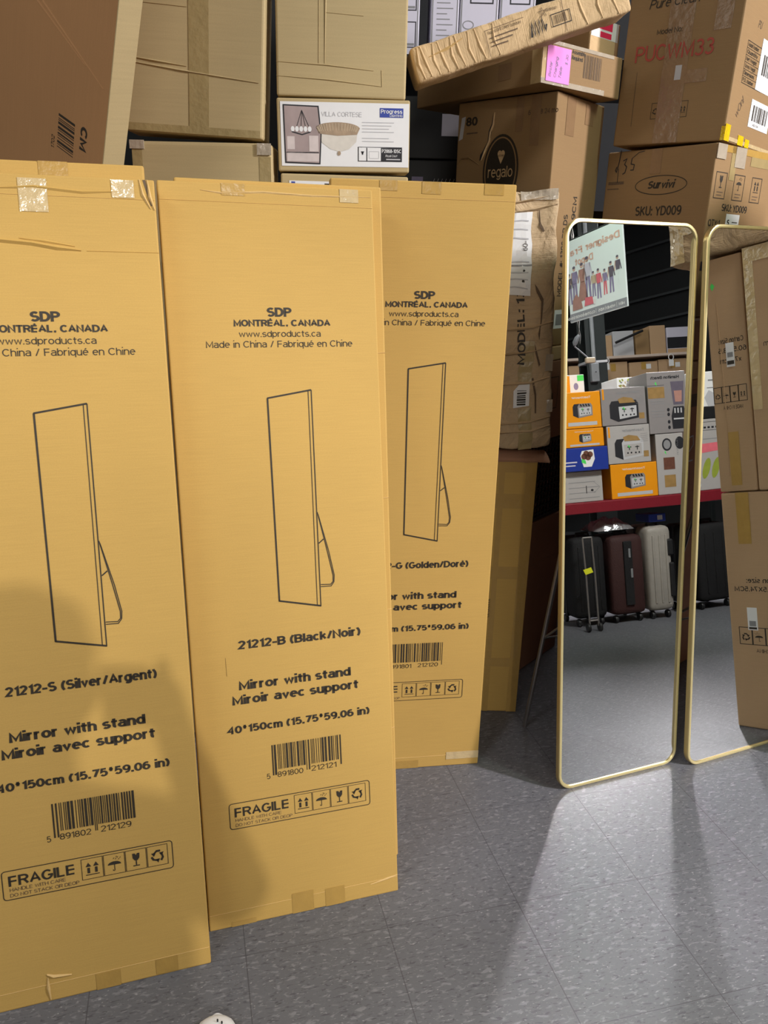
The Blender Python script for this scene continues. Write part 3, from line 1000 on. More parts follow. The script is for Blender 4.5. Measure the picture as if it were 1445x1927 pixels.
# the plain cartons leaning behind the first two
c = Carton('plain golden carton with top edge just above the Silver/Argent carton',
           frame_mat((-.775, 1.120, 0), R(17.0), R(12.60), R(-.4)), .435, .050, 1.572, 'kraft', name='mirror_carton')
t = c.pen('front', 'packing_tape', label='brown packing tape')
for s0, s1 in ((.160, .185), (.250, .300)):
    t.slab(s0, 1.545, s1, 1.5715, .0003, 'tape')
c.build()
c = Carton('plain golden carton showing as a strip right of the Black/Noir carton',
           frame_mat((-.351, 1.375, 0), R(17.25), R(9.8)), .4253, .045, 1.546, 'kraft', name='mirror_carton')
b = c.pen('front', 'carton_body')
for z in (.33, .62, .88, 1.2):
    b.ridge([(.39, z), (.424, z + .002)], .006, .002, 'kraft_edge')
c.build()


# ------------------------------------------------------------------ the two gold standing mirrors
def rrect(x0, z0, x1, z1, r, n=8):
    pts = []
    for cx, cz, a0 in ((x1 - r, z0 + r, -90), (x1 - r, z1 - r, 0), (x0 + r, z1 - r, 90), (x0 + r, z0 + r, 180)):
        for k in range(n + 1):
            an = R(a0 + 90 * k / n)
            pts.append((cx + r * math.cos(an), cz + r * math.sin(an)))
    return pts


def standing_mirror(label, loc, yaw, lean):
    W_, H_, D_ = .40, 1.50, .018
    t = Thing('standing_mirror', label, 'mirror', frame_mat(loc, yaw, lean), group='gold standing mirrors')
    fr = t.part('frame', smooth=True, label='gold metal frame')
    loops = []
    for inset, y, mk in ((0.0022, D_, 0), (0, D_ - .003, 0), (0, .003, 0), (.0015, .0006, 1), (.004, 0, 1), (.0080, 0, 1), (.0095, .002, 1), (.0100, .006, 0)):
        loops.append(([Vector((x, y, z)) for x, z in rrect(inset, inset, W_ - inset, H_ - inset, .045 - inset)], mk))
    n = len(loops[0][0])
    for (la, ma), (lb, mb) in zip(loops, loops[1:]):
        fr.add(la + lb, [(i, (i + 1) % n, n + (i + 1) % n, n + i) for i in range(n)], 'gold' if (ma and mb) else 'gold_side')
    gl = t.part('mirror_glass', label='silvered glass')
    pts = rrect(.0100, .0100, W_ - .0100, H_ - .0100, .035)
    gl.add([Vector((x, .004, z)) for x, z in pts], [tuple(range(len(pts)))], 'mirror')
    bk = t.part('back_board', label='dark back board')
    pts = rrect(.012, .012, W_ - .012, H_ - .012, .034)
    m = len(pts)
    bk.add([Vector((x, y, z)) for y in (D_ - .005, D_ - .001) for x, z in pts],
           [tuple(range(m)), tuple(reversed(range(m, 2 * m)))] + [(i, (i + 1) % m, m + (i + 1) % m, m + i) for i in range(m)], 'black')
    st = t.part('stand', smooth=True, label='bent steel tube stand')
    # foot on the floor .335 m behind the mirror's foot, in the leaning frame
    cl, sl = math.cos(lean), math.sin(lean)

    def flo(s, back, z):
        return (s, back * cl + z * sl * 0 - z * 0 + 0.0 - 0.0, 0) if False else (s, back * cl - (-z) * sl * 1.0, z * cl - back * sl)
    foot_b = .325
    A, B_ = (.070, D_ + .004, .92), (.330, D_ + .004, .92)
    pts = [A, flo(.070, foot_b - .015, .045), flo(.072, foot_b - .004, .016), flo(.086, foot_b, .0085)]
    pts2 = [flo(.314, foot_b, .0085), flo(.328, foot_b - .004, .016), flo(.330, foot_b - .015, .045), B_]
    st.tube(pts + pts2, .0065, 'steel', 10)
    br = t.part('stand_brace', smooth=True, parent=st, label='thin steel cross brace')
    va, vb = Vector(A), Vector(pts[1])
    q = va.lerp(vb, .60)
    br.tube([q, (q.x + .02, D_ - .001, q.z + .14)], .0035, 'steel', 8)
    br.tube([q, (.33, q.y, q.z)], .0035, 'steel', 8)
    hg = t.part('hinge', parent=st, label='steel hinge bracket')
    for s in (.070, .330):
        hg.box((s - .014, D_ - .001, .895), (s + .014, D_ + .012, .945), 'steel', .002)
    return t.build()


standing_mirror('gold framed standing mirror reflecting toaster boxes and a banner, fully in view', (.4985, 1.7490, 0), R(21.0245), R(8.536))
standing_mirror('gold framed standing mirror cut by the right edge, reflecting tall cartons', (.8955, 1.8680, 0), R(23.4146), R(8.70))


# ------------------------------------------------------------------ the wall of cartons, left part
# thin sienna carton with a barcode, tipped to the right
yaw, lean, roll = R(-32), R(-8), R(27)
Hc, Wc = 1.0, .66
m = frame_mat((-.624, 1.780, 1.532), yaw, lean, roll)
dn = m.to_3x3() @ Vector((-Wc, 0, -.270))
m.translation = Vector((-.624, 1.780, 1.532)) + dn
c = Carton('thin brown carton with upright barcode, tipped over in the top left corner', m, Wc, .052, Hc, 'sienna')
p = c.pen('front', 'barcode')
p.barcode(Wc - .156, .266, Wc - .100, .341, 'ink', seed=3, n=40, vertical=True)
p.text('CM', Wc - .080, .344, .022, 'ink', width=.050, rot=-90, bold=1.0)
p.text('1702', Wc - .166, .256, .011, 'ink', rot=90)
b = c.pen('front', 'carton_body')
b.ridge([(.22, .62), (.42, .53), (.64, .440)], .006, .002, 'sienna')
b.ridge([(.22, .605), (.40, .525), (.58, .460)], .006, .002, 'sienna')
q = c.pen('right', 'ink_scribble')
rr = random.Random(4)
for i in range(13):
    s0 = .014 + rr.random() * .016
    q.line([(s0, .268 + i * .006), (s0 + .014, .281 + i * .006)], .002, 'ink')
q = c.pen('right', 'carton_body')
c.body.box((Wc - .001, -.001, 0), (Wc + .002, .053, Hc), 'beige', .001)  # paler board over the right side, its lit tone put into the colour
c.build()

c = Carton('large beige carton with a vertical tape strip, top left', from_right((-.307, 1.981, 1.638), R(-1), .326, 0, R(2.6)), .326, .10, .50, 'beige', r=.006)
p = c.pen('front', 'packing_tape', label='aged brown tape strip')
p.slab(.154, .002, .200, .498, .0004, 'tape_dull')
p.slab(.006, .002, .320, .018, .0003, 'tape_dull')
b = c.pen('front', 'carton_body')
b.ridge([(.01, .155), (.08, .148), (.148, .142)], .006, .003, 'beige')
b.ridge([(.01, .145), (.14, .132), (.315, .118)], .006, .003, 'beige')
b.ridge([(.01, .265), (.15, .260)], .004, .002, 'beige')
b.ridge([(.19, .300), (.31, .290)], .004, .002, 'beige')
c.build()
c = Carton('plain beige carton under the large taped beige carton', from_right((-.286, 1.972, 0), R(-1), .330), .330, .105, 1.630, 'beige', r=.008)
p = c.pen('front', 'packing_tape', label='aged brown tape strip')
p.slab(.0, 1.30, .024, 1.612, .0004, 'tape_dull')
p.slab(.302, 1.30, .329, 1.60, .0004, 'tape_dull')
f = c.pen('front', 'plastic_film', label='crumpled clear film')
f.slab(-.004, 1.612, .03, 1.631, .003, 'film')
f.slab(.297, 1.604, .330, 1.629, .003, 'film')
c.build()
c = Carton('plain beige carton standing on the white labelled lamp carton', frame_mat((-.274, 2.0, 1.7355), R(3.8)), .302, .075, .46, 'beige', r=.005)
b = c.pen('front', 'carton_body')
b.ridge([(.0, .070), (.12, .066), (.225, .058)], .004, .0016, 'beige')
b.ridge([(.0, .041), (.12, .036), (.245, .026)], .004, .0016, 'beige')
b.ridge([(.098, .070), (.100, .34)], .004, .0016, 'beige')
b.ridge([(.112, .070), (.114, .20), (.113, .30)], .004, .0016, 'beige')
b.ridge([(.113, .172), (.20, .168)], .004, .0016, 'beige')
b.ridge([(.246, .026), (.244, .060)], .004, .0016, 'beige')
c.build()
# the lamp carton with its printed white sheet
LM = frame_mat((-.272, 1.995, 1.5725), R(4.7), 0, R(-.9))
c = Carton('lamp carton with a white printed sheet of a ceiling light', LM, .314, .075, .158, 'beige', r=.004)
p = c.pen('front', 'printed_sheet', label='white sheet printed with a bowl light and a chandelier photo')
p.slab(.008, .012, .312, .150, .0003, 'white')
p = p.up(.0008)
p.poly([(.016, .018), (.100, .016), (.104, .080), (.098, .142), (.014, .144)], 'marker')
q = p.up(.0004)
q.poly([(.019, .021), (.097, .019), (.101, .080), (.095, .139), (.017, .141)], 'sepia')
q = q.up(.0004)
q.rect(.021, .022, .097, .042, 'sepia_l')
q.rect(.022, .048, .040, .076, 'sepia_l')
q.rect(.074, .044, .096, .078, 'sepia_l')
for s_ in (.046, .056, .066, .074):
    q.line([(.058, .132), (s_, .098)], .0012, 'marker')
for s_ in (.036, .046, .056, .066, .076):
    q.disc(s_, .092, .0045, .006, 'white', 10)
q.line([(.034, .086), (.058, .080), (.078, .086)], .0025, 'marker')
q.rect(.020, .040, .097, .0425, 'marker')
# bowl light
p.poly([(.098, .092), (.104, .064), (.124, .050), (.146, .044), (.168, .050), (.186, .066), (.190, .092)], 'alabaster')
q = p.up(.0004)
q.poly([(.090, .096)] + [(.142 + .053 * math.cos(R(a_)), .094 + .014 * math.sin(R(a_))) for a_ in range(170, -1, -10)] + [(.194, .094), (.188, .082), (.142, .079), (.097, .083)], 'bronze_print')
q = q.up(.0004)
for a_ in range(15, 170, 9):
    q.line([(.142 + .050 * math.cos(R(a_)), .095 + .011 * math.sin(R(a_))), (.142 + .044 * math.cos(R(a_)), .086 + .004 * math.sin(R(a_)))], .0016, 'c_tan')
q.disc(.145, .041, .004, .005, 'bronze_print', 10)
p.text('VILLA CORTESE', .104, .120, .010, 'pale', width=.095)
for i in range(9):
    if i in (4, 7):
        continue
    p.rect(.200, .108 - i * .0068, .276 - (i % 3) * .006, .1095 - i * .0068, 'pale')
p.rect(.242, .120, .298, .140, 'blue')
q = p.up(.0004)
q.text('Progress', .2445, .1285, .0085, 'white', width=.051, bold=.4)
q.text('LIGHTING', .266, .1215, .0050, 'white', width=.030, bold=.3)
p.rect(.190, .024, .296, .056, 'marker')
q.rect(.192, .0255, .210, .0545, 'white')
q.rect(.2125, .0255, .2450, .0545, 'white')
q.text('P2868-10SC', .2475, .0435, .0080, 'white', width=.046, bold=.5)
q.text('Royal Court', .2560, .0345, .0050, 'white', width=.028, shear=.2)
q.rect(.258, .028, .292, .0305, 'pale')
q = q.up(.0004)
q.disc(.201, .042, .002, .004, 'marker', 8)
q.poly([(.197, .046), (.205, .046), (.201, .039)], 'marker')
q.frame(.217, .031, .240, .046, .0008, 'pale')
f = c.pen('front', 'plastic_film', eps=.003, label='strip of crumpled clear tape')
c.build()
c = Carton('beige carton with a white label strip, beneath the lamp carton', frame_mat((-.268, 2.0, 0), R(4.5)), .308, .09, 1.569, 'beige')
p = c.pen('front', 'paper_label', label='white paper label strip')
p.slab(.020, 1.500, .150, 1.553, .0004, 'white')
p = p.up(.0008)
p.rect(.025, 1.540, .034, 1.551, 'blue')
p.rect(.105, 1.545, .145, 1.5485, 'ink')
c.build()

# ------------------------------------------------------------------ stack right of the printed cartons
c = Carton('tall taped carton on the floor between the Golden/Doré carton and the mirror stand', frame_mat((.136, 2.135, 0), 0), .304, .20, .838, 'kraft', r=.006)
p = c.pen('front', 'packing_tape', label='brown packing tape')
p.slab(.272, .002, .303, .836, .0004, 'tape')
p.slab(.196, .002, .212, .836, .0004, 'tape')
for z0, z1 in ((.165, .195), (.465, .505), (.690, .735), (.80, .836)):
    p.slab(.150, z0, .272, z1, .0003, 'tape')
p = c.pen('front', 'marker_writing')
for i, z in enumerate((.335, .352, .368, .384)):
    p.line([(.186, z), (.200, z + .004), (.188, z + .010), (.201, z + .014)], .002, 'marker')
f = c.part('open_flap', smooth=True, label='crumpled open top flap')
vv = []
for j in range(6):
    for i in range(8):
        vv.append((.10 + .034 * i - .004 * j * (i / 7), -.004 + j * .016, .836 + .026 * math.sin(j * .62) * (1 - .02 * i) + .003 * noise.noise(Vector((i * .9, j * .7, 3)))))
f.add(vv, [(j * 8 + i, j * 8 + i + 1, (j + 1) * 8 + i + 1, (j + 1) * 8 + i) for j in range(5) for i in range(7)], 'brown_red')
f.add([(x, y, z - .004) for x, y, z in vv], [(j * 8 + i, (j + 1) * 8 + i, (j + 1) * 8 + i + 1, j * 8 + i + 1) for j in range(5) for i in range(7)], 'brown_red')
c.build()

c = Carton('battered upright carton printed MODEL, wrapped in clear tape', from_right((.4685, 2.12, .880), 0, .30, 0, R(-3.4)), .30, .19, .675, 'worn',
           r=.010, step=.014, warp=wobble(.007, .07, 2, None), name='battered_carton')
p = c.pen('front', 'model_text', eps=.0015)
p.text('MODEL: 1390', .2185, .236, .0205, 'ink', width=.250, rot=90, bold=.7)
p = c.pen('front', 'paper_label', eps=.0020, label='crumpled white paper label')
p.rect(.120, .420, .234, .622, 'white', .014)
p = p.up(.001)
for z in (.437, .458, .476, .505, .56, .580, .600):
    p.rect(.170, z, .226, z + .003, 'pale', .02)
p.rect(.120, .495, .234, .499, 'grey', .02)
p.text('60-', .222, .535, .012, 'ink', rot=90)
p = c.pen('front', 'barcode_sticker', eps=.0020, label='white barcode sticker')
p.poly([(.188, .121), (.238, .124), (.238, .184), (.206, .180), (.190, .165)], 'white')
p.up(.001).barcode(.200, .128, .228, .170, 'ink', seed=12, n=26, vertical=True)
b = c.pen('front', 'carton_body')
for z, w_ in ((.045, .010), (.070, .008), (.180, .010), (.262, .008), (.330, .010), (.62, .010), (.645, .008)):
    b.ridge([(.10, z), (.18, z + .004), (.24, z + .008), (.295, z + .018)], w_, .005, 'worn')
g = c.pen('front', 'torn_seam', eps=.0022, label='dark torn seam')
g.poly([(0.250, 0.620), (0.255, 0.590), (0.266, 0.575), (0.270, 0.580), (0.258, 0.600), (0.253, 0.630)], 'ink_soft')
g.poly([(0.246, 0.450), (0.250, 0.430), (0.262, 0.402), (0.260, 0.350), (0.253, 0.320), (0.258, 0.300), (0.265, 0.360), (0.268, 0.408), (0.254, 0.440)], 'ink_soft')
g.poly([(0.246, 0.290), (0.250, 0.265), (0.264, 0.230), (0.268, 0.235), (0.254, 0.270)], 'ink_soft')
g.poly([(0.244, 0.200), (0.250, 0.150), (0.255, 0.100), (0.259, 0.100), (0.255, 0.155), (0.250, 0.202)], 'ink_soft')
p = c.pen('front', 'packing_tape', eps=.0012, label='brown packing tape')
p.rect(.205, .000, .245, .118, 'tape_dull', .014)
p.rect(.205, .190, .245, .300, 'tape_dull', .014)
p = c.pen('front', 'plastic_film', eps=.003, label='torn silvery tape along the top edge')
p.rect(.20, .650, .296, .678, 'film', .01)
p.rect(.283, .10, .300, .135, 'film', .008)
p.rect(.283, .215, .303, .26, 'film', .008)
c.build()

# dark corner stack below the oval-logo carton
RGY = R(-41)
c = Carton('dark brown carton on the floor behind the first mirror stand', from_right((.462, 2.36, 0), RGY, .28), .28, .30, .555, 'brown_red')
b = c.pen('right', 'carton_body')
b.ridge([(.0, .40), (.28, .40)], .004, .001, 'brown_red')
c.build()
t = Thing('wire_crate', 'dark lattice crate on the brown carton behind the first mirror', 'crate', from_right((.458, 2.36, .557), RGY, .28))
bd = t.part('rim')
for z in (.0, .262):
    bd.box((0, 0, z), (.28, .012, z + .012), 'black', .002)
    bd.box((0, .288, z), (.28, .30, z + .012), 'black', .002)
    bd.box((0, 0, z), (.012, .30, z + .012), 'black', .002)
    bd.box((.268, 0, z), (.28, .30, z + .012), 'black', .002)
for x in (0, .268):
    for y in (0, .288):
        bd.box((x, y, 0), (x + .012, y + .012, .274), 'black', .002)
la = t.part('lattice')
for i in range(1, 14):
    la.box((.02 * i - .003, .002, .006), (.02 * i + .003, .006, .268), 'black')
    la.box((.274, .0215 * i - .003, .006), (.278, .0215 * i + .003, .268), 'black')
for i in range(1, 12):
    la.box((.004, .002, .022 * i - .003), (.276, .006, .022 * i + .003), 'black')
    la.box((.274, .004, .022 * i - .003), (.278, .296, .022 * i + .003), 'black')
pn = t.part('base_panel')
pn.box((.006, .008, .002), (.272, .290, .262), 'brown_red')
t.build()
c = Carton('brown carton with a boxed symbol, under the thin carton beside the battered one', from_right((.462, 2.355, .834), RGY, .28), .28, .30, .252, 'brown_red')
p = c.pen('right', 'handling_symbol')
p.frame(.05, .10, .13, .20, .003, 'ink_soft')
p.disc(.09, .135, .014, .020, 'ink_soft', 14)
c.build()
c = Carton('thin pale carton lying under the oval logo carton', from_right((.458, 2.350, 1.088), RGY, .30), .30, .30, .042, 'tan', r=.003)
c.build()
c = Carton('tall brown carton with a black oval logo and torn front', from_right((.449, 2.35, 1.132), RGY, .335), .335, .28, .693, 'brown', r=.004)
p = c.pen('front', 'oval_logo', label='black oval logo')
OS, OT = .163, .500
p.disc(OS, OT, .062, .098, 'ink', 40)
q = p.up(.0005)
q.ring(OS, OT, .054, .089, .004, 'brown', 40)
q.text('regalo', OS, OT - .018, .030, 'tan', width=.086, align='c')
for dx in (-.0055, .0055):
    q.disc(OS + dx, OT + .046, .007, .009, 'tan', 14)
q.poly([(OS - .0125, OT + .043), (OS + .0125, OT + .043), (OS, OT + .018)], 'tan')
p = c.pen('front', 'printed_text')
p.text('80', .030, .628, .024, 'ink', width=.042, bold=1.0)
p.rect(.034, .606, .074, .610, 'ink_soft')
p = c.pen('front', 'printed_text', key=1)
p.text('6 to 18 24 mo', .245, .640, .013, 'ink_soft', width=.095, bold=.5)
p = c.pen('front', 'paper_sticker', label='narrow paper sticker')
p.poly([(.006, .590), (.020, .595), (.028, .655), (.014, .652)], 'pale')
g = c.pen('front', 'torn_gash', label='dark jagged tear')
g.poly([(0.126, 0.6574), (0.123, 0.6286), (0.114, 0.6092), (0.112, 0.5818), (0.098, 0.5588), (0.088, 0.5458), (0.086, 0.53), (0.094, 0.535), (0.098, 0.5473), (0.112, 0.5638), (0.122, 0.5926), (0.126, 0.6178)], 'marker')
b = c.pen('front', 'carton_body')
b.ridge([(0.131, 0.6574), (0.128, 0.625), (0.12, 0.607), (0.117, 0.5818), (0.102, 0.553), (0.092, 0.5314)], .007, .004, 'tan')
b.ridge([(.006, .525), (.02, .540), (.05, .54), (.085, .520)], .006, .004, 'brown')
p = c.pen('front', 'packing_tape', label='aged brown tape')
p.slab(.205, .600, .230, .690, .0004, 'tape_brown')
p.slab(.255, .560, .285, .690, .0004, 'tape_brown')
p = c.pen('right', 'model_text')
p.text('MODEL #: 1390 BP DS', .116, .148, .0235, 'ink', width=.234, rot=90, bold=.5)
p = c.pen('right', 'model_text', key=1)
p.text('LxWxH: 71x18x89CM', .162, .136, .0235, 'ink', width=.298, rot=90, bold=.5)
p = c.pen('right', 'paper_label', label='small white label')
p.slab(.088, .052, .150, .108, .0004, 'white')
p.up(.001).rect(.098, .062, .138, .095, 'grey')
p = c.pen('right', 'packing_tape', label='aged brown tape')
p.slab(.055, .590, .105, .690, .0004, 'tape_brown')
p.slab(.165, .630, .215, .690, .0004, 'tape_brown')
c.build()

# carton with the pink note, overhanging the oval-logo carton
PK = from_right((.385, 2.275, 1.828), R(-53), .52)
c = Carton('long low carton with a pink handwritten note on its end', PK, .52, .33, .106, 'brown', r=.004)
p = c.pen('right', 'pink_note', eps=.0030, label='pink handwritten note')
p.rect(.016, .008, .108, .092, 'pink', .02)
q = p.up(.0006)
for row, (s0, txt) in enumerate(((.034, 'Bestar'), (.054, 'Changing'), (.074, 'Table'), (.096, '$ 30'))):
    q.text(txt, s0, .018 + (.035 if row == 3 else 0), .0095, 'c_purple', rot=84, shear=.2)
p = c.pen('right', 'clear_tape', label='glossy clear tape')
p.slab(.0, .001, .030, .105, .0006, 'clear')
p.slab(.0, .001, .26, .014, .0008, 'film')
p.slab(.0, .096, .29, .105, .0006, 'film')
p = c.pen('front', 'clear_tape')
p.slab(.485, .001, .5195, .105, .0006, 'clear')
p.slab(.36, .025, .41, .065, .0005, 'tape_brown')
p = c.pen('right', 'barcode')
p.text('Assembly', .114, .085, .010, 'ink', width=.055, bold=.6)
p.text('Required', .114, .071, .010, 'ink', width=.045, bold=.6)
p.barcode(.165, .034, .240, .090, 'ink_soft', seed=21, n=50)
c.build()
c = Carton('brown carton with a red and white taped end, on the pink note carton', from_right((.545, 2.46, 1.937), R(-50), .36), .36, .14, .098, 'brown')
p = c.pen('right', 'red_tape_label', label='red and white tape label')
p.slab(.004, .050, .130, .096, .0006, 'white')
p = p.up(.001)
p.rect(.040, .072, .100, .094, 'redlabel')
p.rect(.045, .052, .098, .066, 'redlabel')
p = c.pen('right', 'carton_body')
p.rect(.002, .002, .132, .052, 'tan')
c.build()
# long crumpled carton lying across
LG = from_right((.568, 2.13, 1.958), R(5), .540, 0, R(-19))
c = Carton('long crumpled tan carton lying across the stack at the top', LG, .540, .10, .078, 'tan', r=.008, step=.013,
           warp=wobble(.0032, .06, 6, None), name='long_carton')
p = c.pen('front', 'printed_text', eps=.0018)
p.text('Round Grill Cover Furniture', .190, .052, .0075, 'ink_soft', width=.082)
for i in range(3):
    p.rect(.192, .042 - i * .009, .262 - .014 * i, .0445 - i * .009, 'ink_soft', .01)
p.line([(.184, .063), (.280, .063)], .001, 'ink_soft')
p.line([(.183, .006), (.184, .064)], .001, 'ink_soft')
p.line([(.376, .004), (.377, .074)], .0014, 'ink_soft')
p.text('Grayson', .338, .058, .0075, 'ink_soft', width=.026)
p.line([(.322, .050), (.329, .070), (.336, .050), (.320, .063), (.338, .063), (.322, .050)], .0012, 'ink_soft')
p = c.pen('front', 'marker_scribble', eps=.0020)
p.line([(.290, .016), (.296, .044), (.299, .018), (.305, .046), (.308, .018), (.315, .047), (.317, .020), (.323, .048), (.326, .022), (.330, .034)], .0045, 'marker')
p = c.pen('front', 'barcode', eps=.0020)
p.frame(.345, .022, .393, .048, .0018, 'ink')
p.barcode(.352, .025, .384, .045, 'ink_soft', seed=31, n=30)
b = c.pen('front', 'carton_body')
for i, q_ in enumerate((.012, .030, .050, .072, .095, .115, .140, .165, .20, .42, .46, .50)):
    b.ridge([(q_ + .008, .004), (q_, .038), (q_ + .005 * (-1) ** i, .074)], .010, .0022, 'tan')
b.ridge([(.04, .048), (.09, .054), (.13, .064)], .007, .004, 'kraft_edge')
c.build()

# ------------------------------------------------------------------ right-hand stack
SVY = R(-49.7)
c = Carton('carton printed with an oval script logo and SKU: YD009', from_right((.886, 2.30, 1.236), SVY, .350), .350, .40, .464, 'brown', r=.005)
p = c.pen('front', 'oval_logo')
p.ring(.191, .364, .083, .0255, .0024, 'ink', 48)
p.text('Survivi', .191, .355, .021, 'ink', width=.086, align='c', shear=.25, bold=1.0)
p = c.pen('front', 'sku_text')
p.text('SKU: YD009', .118, .281, .0265, 'ink', width=.150, bold=.6)
p = c.pen('front', 'marker_price', label='handwritten price 35')
p.line([(0.046, 0.467), (0.042, 0.432), (0.036, 0.407), (0.032, 0.412), (0.036, 0.422)], .003, 'marker')
p.line([(0.042, 0.417), (0.043, 0.377)], .002, 'marker')
p.line([(0.056, 0.437), (0.068, 0.442), (0.062, 0.427), (0.070, 0.420), (0.066, 0.404), (0.058, 0.400)], .003, 'marker')
p.line([(0.086, 0.442), (0.084, 0.427), (0.096, 0.424), (0.094, 0.410), (0.084, 0.410)], .003, 'marker')
p.line([(0.086, 0.442), (0.108, 0.457), (0.126, 0.459)], .002, 'marker')
p = c.pen('front', 'faded_stamp')
p.rect(.012, .372, .066, .380, 'ink_soft')
p.rect(.010, .358, .050, .361, 'ink_soft')
for i, s in enumerate((.016, .120, .226)):
    p = c.pen('right', 'handling_mark', key=i)
    p.frame(s, .325, s + .060, .392, .0022, 'ink')
    (p.goblet, p.umbrella, p.up_arrows)[i](s + .009, .347, .042, 'ink')
    p.rect(s + .014, .340, s + .048, .3425, 'ink_soft')
    p.rect(s + .014, .332, s + .042, .3345, 'ink_soft')
p = c.pen('right', 'sku_text')
p.text('SKU: YD009', .072, .293, .0195, 'ink', width=.148, bold=.5)
p = c.pen('right', 'sku_text', key=1)
p.text('QTY:1', .008, .250, .019, 'ink', bold=.5)
p = c.pen('right', 'sku_text', key=2)
p.text('G.W.', .006, .214, .019, 'ink', bold=.5)
p = c.pen('right', 'sku_text', key=3)
p.text('CTN', .005, .172, .019, 'ink', bold=.5)
p = c.pen('right', 'paper_label', label='small white paper label')
p.slab(.104, .240, .182, .287, .0005, 'white')
p = p.up(.001)
p.text('S', .112, .256, .016, 'ink', bold=1.0)
p.rect(.140, .264, .172, .2665, 'ink')
p.rect(.140, .254, .165, .256, 'ink')
p = c.pen('right', 'packing_tape', label='aged brown tape')
p.slab(.085, .375, .115, .462, .0004, 'tape_dull')
p.slab(.0, .445, .39, .463, .0004, 'tape')
p.slab(.20, .420, .39, .445, .0003, 'tape_dull')
p = c.pen('right', 'dark_band', label='dark printed band')
p.rect(.0, .130, .20, .155, 'marker')
f = c.pen('right', 'plastic_film', eps=.0012, label='crumpled clear tape')
f.slab(.0, .425, .05, .463, .002, 'film')
f.slab(.105, .41, .165, .463, .001, 'film')
p = c.pen('front', 'packing_tape')
p.slab(.150, .395, .185, .462, .0004, 'tape_brown')
c.build()
# what stands under it, seen between the mirrors
c = Carton('narrow carton under the SKU: YD009 carton, with a dark band', from_right((.890, 2.302, 1.108), SVY, .34), .34, .38, .126, 'brown_red')
b = c.pen('right', 'dark_band')
b.rect(.0, .118, .30, .124, 'cream_steel')
c.build()
c = Carton('flat carton, pale for a lit patch, in the stack seen between the two mirrors', from_right((.893, 2.300, 1.052), SVY, .34), .34, .38, .054, 'tan', r=.003)  # lit patch on the stack put into a paler board
c.build()
c = Carton('dark carton with faded print seen between the two mirrors', from_right((.893, 2.305, .530), SVY, .34), .34, .38, .520, 'brown_red')
b = c.pen('right', 'faded_print')
b.rect(.0, .435, .30, .475, 'ink_soft')
b.line([(.03, .33), (.10, .34), (.11, .31), (.08, .28)], .004, 'pale')
b.rect(.02, .255, .12, .260, 'pale')
c.build()
c = Carton('lowest carton between the two mirrors, with grey printed panels', from_right((.893, 2.305, 0), SVY, .34), .34, .38, .528, 'brown_red')
b = c.pen('right', 'grey_panels')
b.rect(.02, .36, .14, .46, 'grey')
b.rect(.02, .22, .14, .30, 'grey')
b.up(.0006).rect(.05, .24, .11, .26, 'marker')
b = c.pen('front', 'grey_panels')
b.rect(.20, .36, .33, .46, 'grey')
b.rect(.20, .22, .33, .30, 'grey')
c.build()
PUY = R(-41.4)
c = Carton('tall carton printed PUCWM33 in red, top right', from_right((.899, 2.30, 1.7045), PUY, .324, 0, R(1.2)), .324, .42, .50, 'brown', r=.005)
p = c.pen('front', 'red_model_text', eps=.0018, label='red model lettering')
p.text('PUCWM33', .037, .214, .040, 'ink_red', width=.221, bold=.2)
p = c.pen('front', 'printed_text', eps=.0018)
p.text('Model No:', .092, .278, .013, 'ink', width=.072)
p = c.pen('front', 'printed_text', eps=.0018, key=1)
p.text('Pure Clean', .060, .343, .022, 'ink', width=.140, shear=.2)
for i in range(4):
    p = c.pen('front', 'handling_mark', key=i)
    s = .106 + i * .0265
    p.frame(s, .066, s + .0245, .106, .0014, 'ink')
    (p.recycle, p.umbrella, p.goblet, p.up_arrows)[i](s + .001, .074, .0225, 'ink')
p = c.pen('front', 'pen_line')
p.line([(.050, .050), (.048, .19)], .0014, 'ink_soft')
p = c.pen('front', 'packing_tape', label='aged brown tape')
p.slab(.250, .270, .295, .345, .0004, 'tape_brown')
p.slab(.170, .150, .250, .182, .0004, 'tape_brown')
f = c.pen('front', 'clear_tape', label='wide strip of glossy clear tape')
f.slab(.122, .002, .192, .498, .0005, 'tape_brown')
f.up(.0008).rect(.160, .160, .178, .196, 'pale')
p = c.pen('right', 'product_table', label='printed table of weights')
p.frame(.060, .150, .220, .250, .0016, 'ink')
for i, tx in enumerate(('P.O. Number', 'Dimensions', 'Gross Weight', 'Net Weight', 'Quantity', 'Model Number')):
    z = .154 + i * .01667
    p.text(tx, .066, z, .0095, 'ink', width=.085, bold=.3)
    if i:
        p.line([(.060, z - .004), (.220, z - .004)], .0012, 'ink')
p.text('PU', .115, .290, .018, 'ink_soft', shear=.2)
p.text('wOn!', .068, .062, .022, 'ink_soft', rot=52)
p = c.pen('right', 'paper_label', label='white barcode labels')
p.slab(.172, .150, .34, .275, .0005, 'white')
p.slab(.165, .055, .34, .125, .0005, 'white')
p = p.up(.001)
p.barcode(.185, .072, .32, .112, 'ink', seed=40, n=36)
p.barcode(.20, .19, .32, .24, 'ink', seed=41, n=36)
p.text('MADE IN CHINA', .20, .060, .006, 'ink')
p = c.pen('right', 'yellow_tape', label='glossy yellow tape')
p.slab(-.002, .001, .036, .042, .0008, 'yellow')
p.slab(.105, .001, .150, .026, .0008, 'yellow')
p.slab(.165, .001, .20, .022, .0008, 'yellow')
q = c.pen('front', 'yellow_tape')
q.slab(.314, .001, .3245, .036, .0008, 'yellow')
p = c.pen('right', 'packing_tape')
p.slab(.060, .400, .110, .498, .0004, 'tape_dull')
p.slab(.005, .004, .41, .014, .0004, 'clear')
c.build()

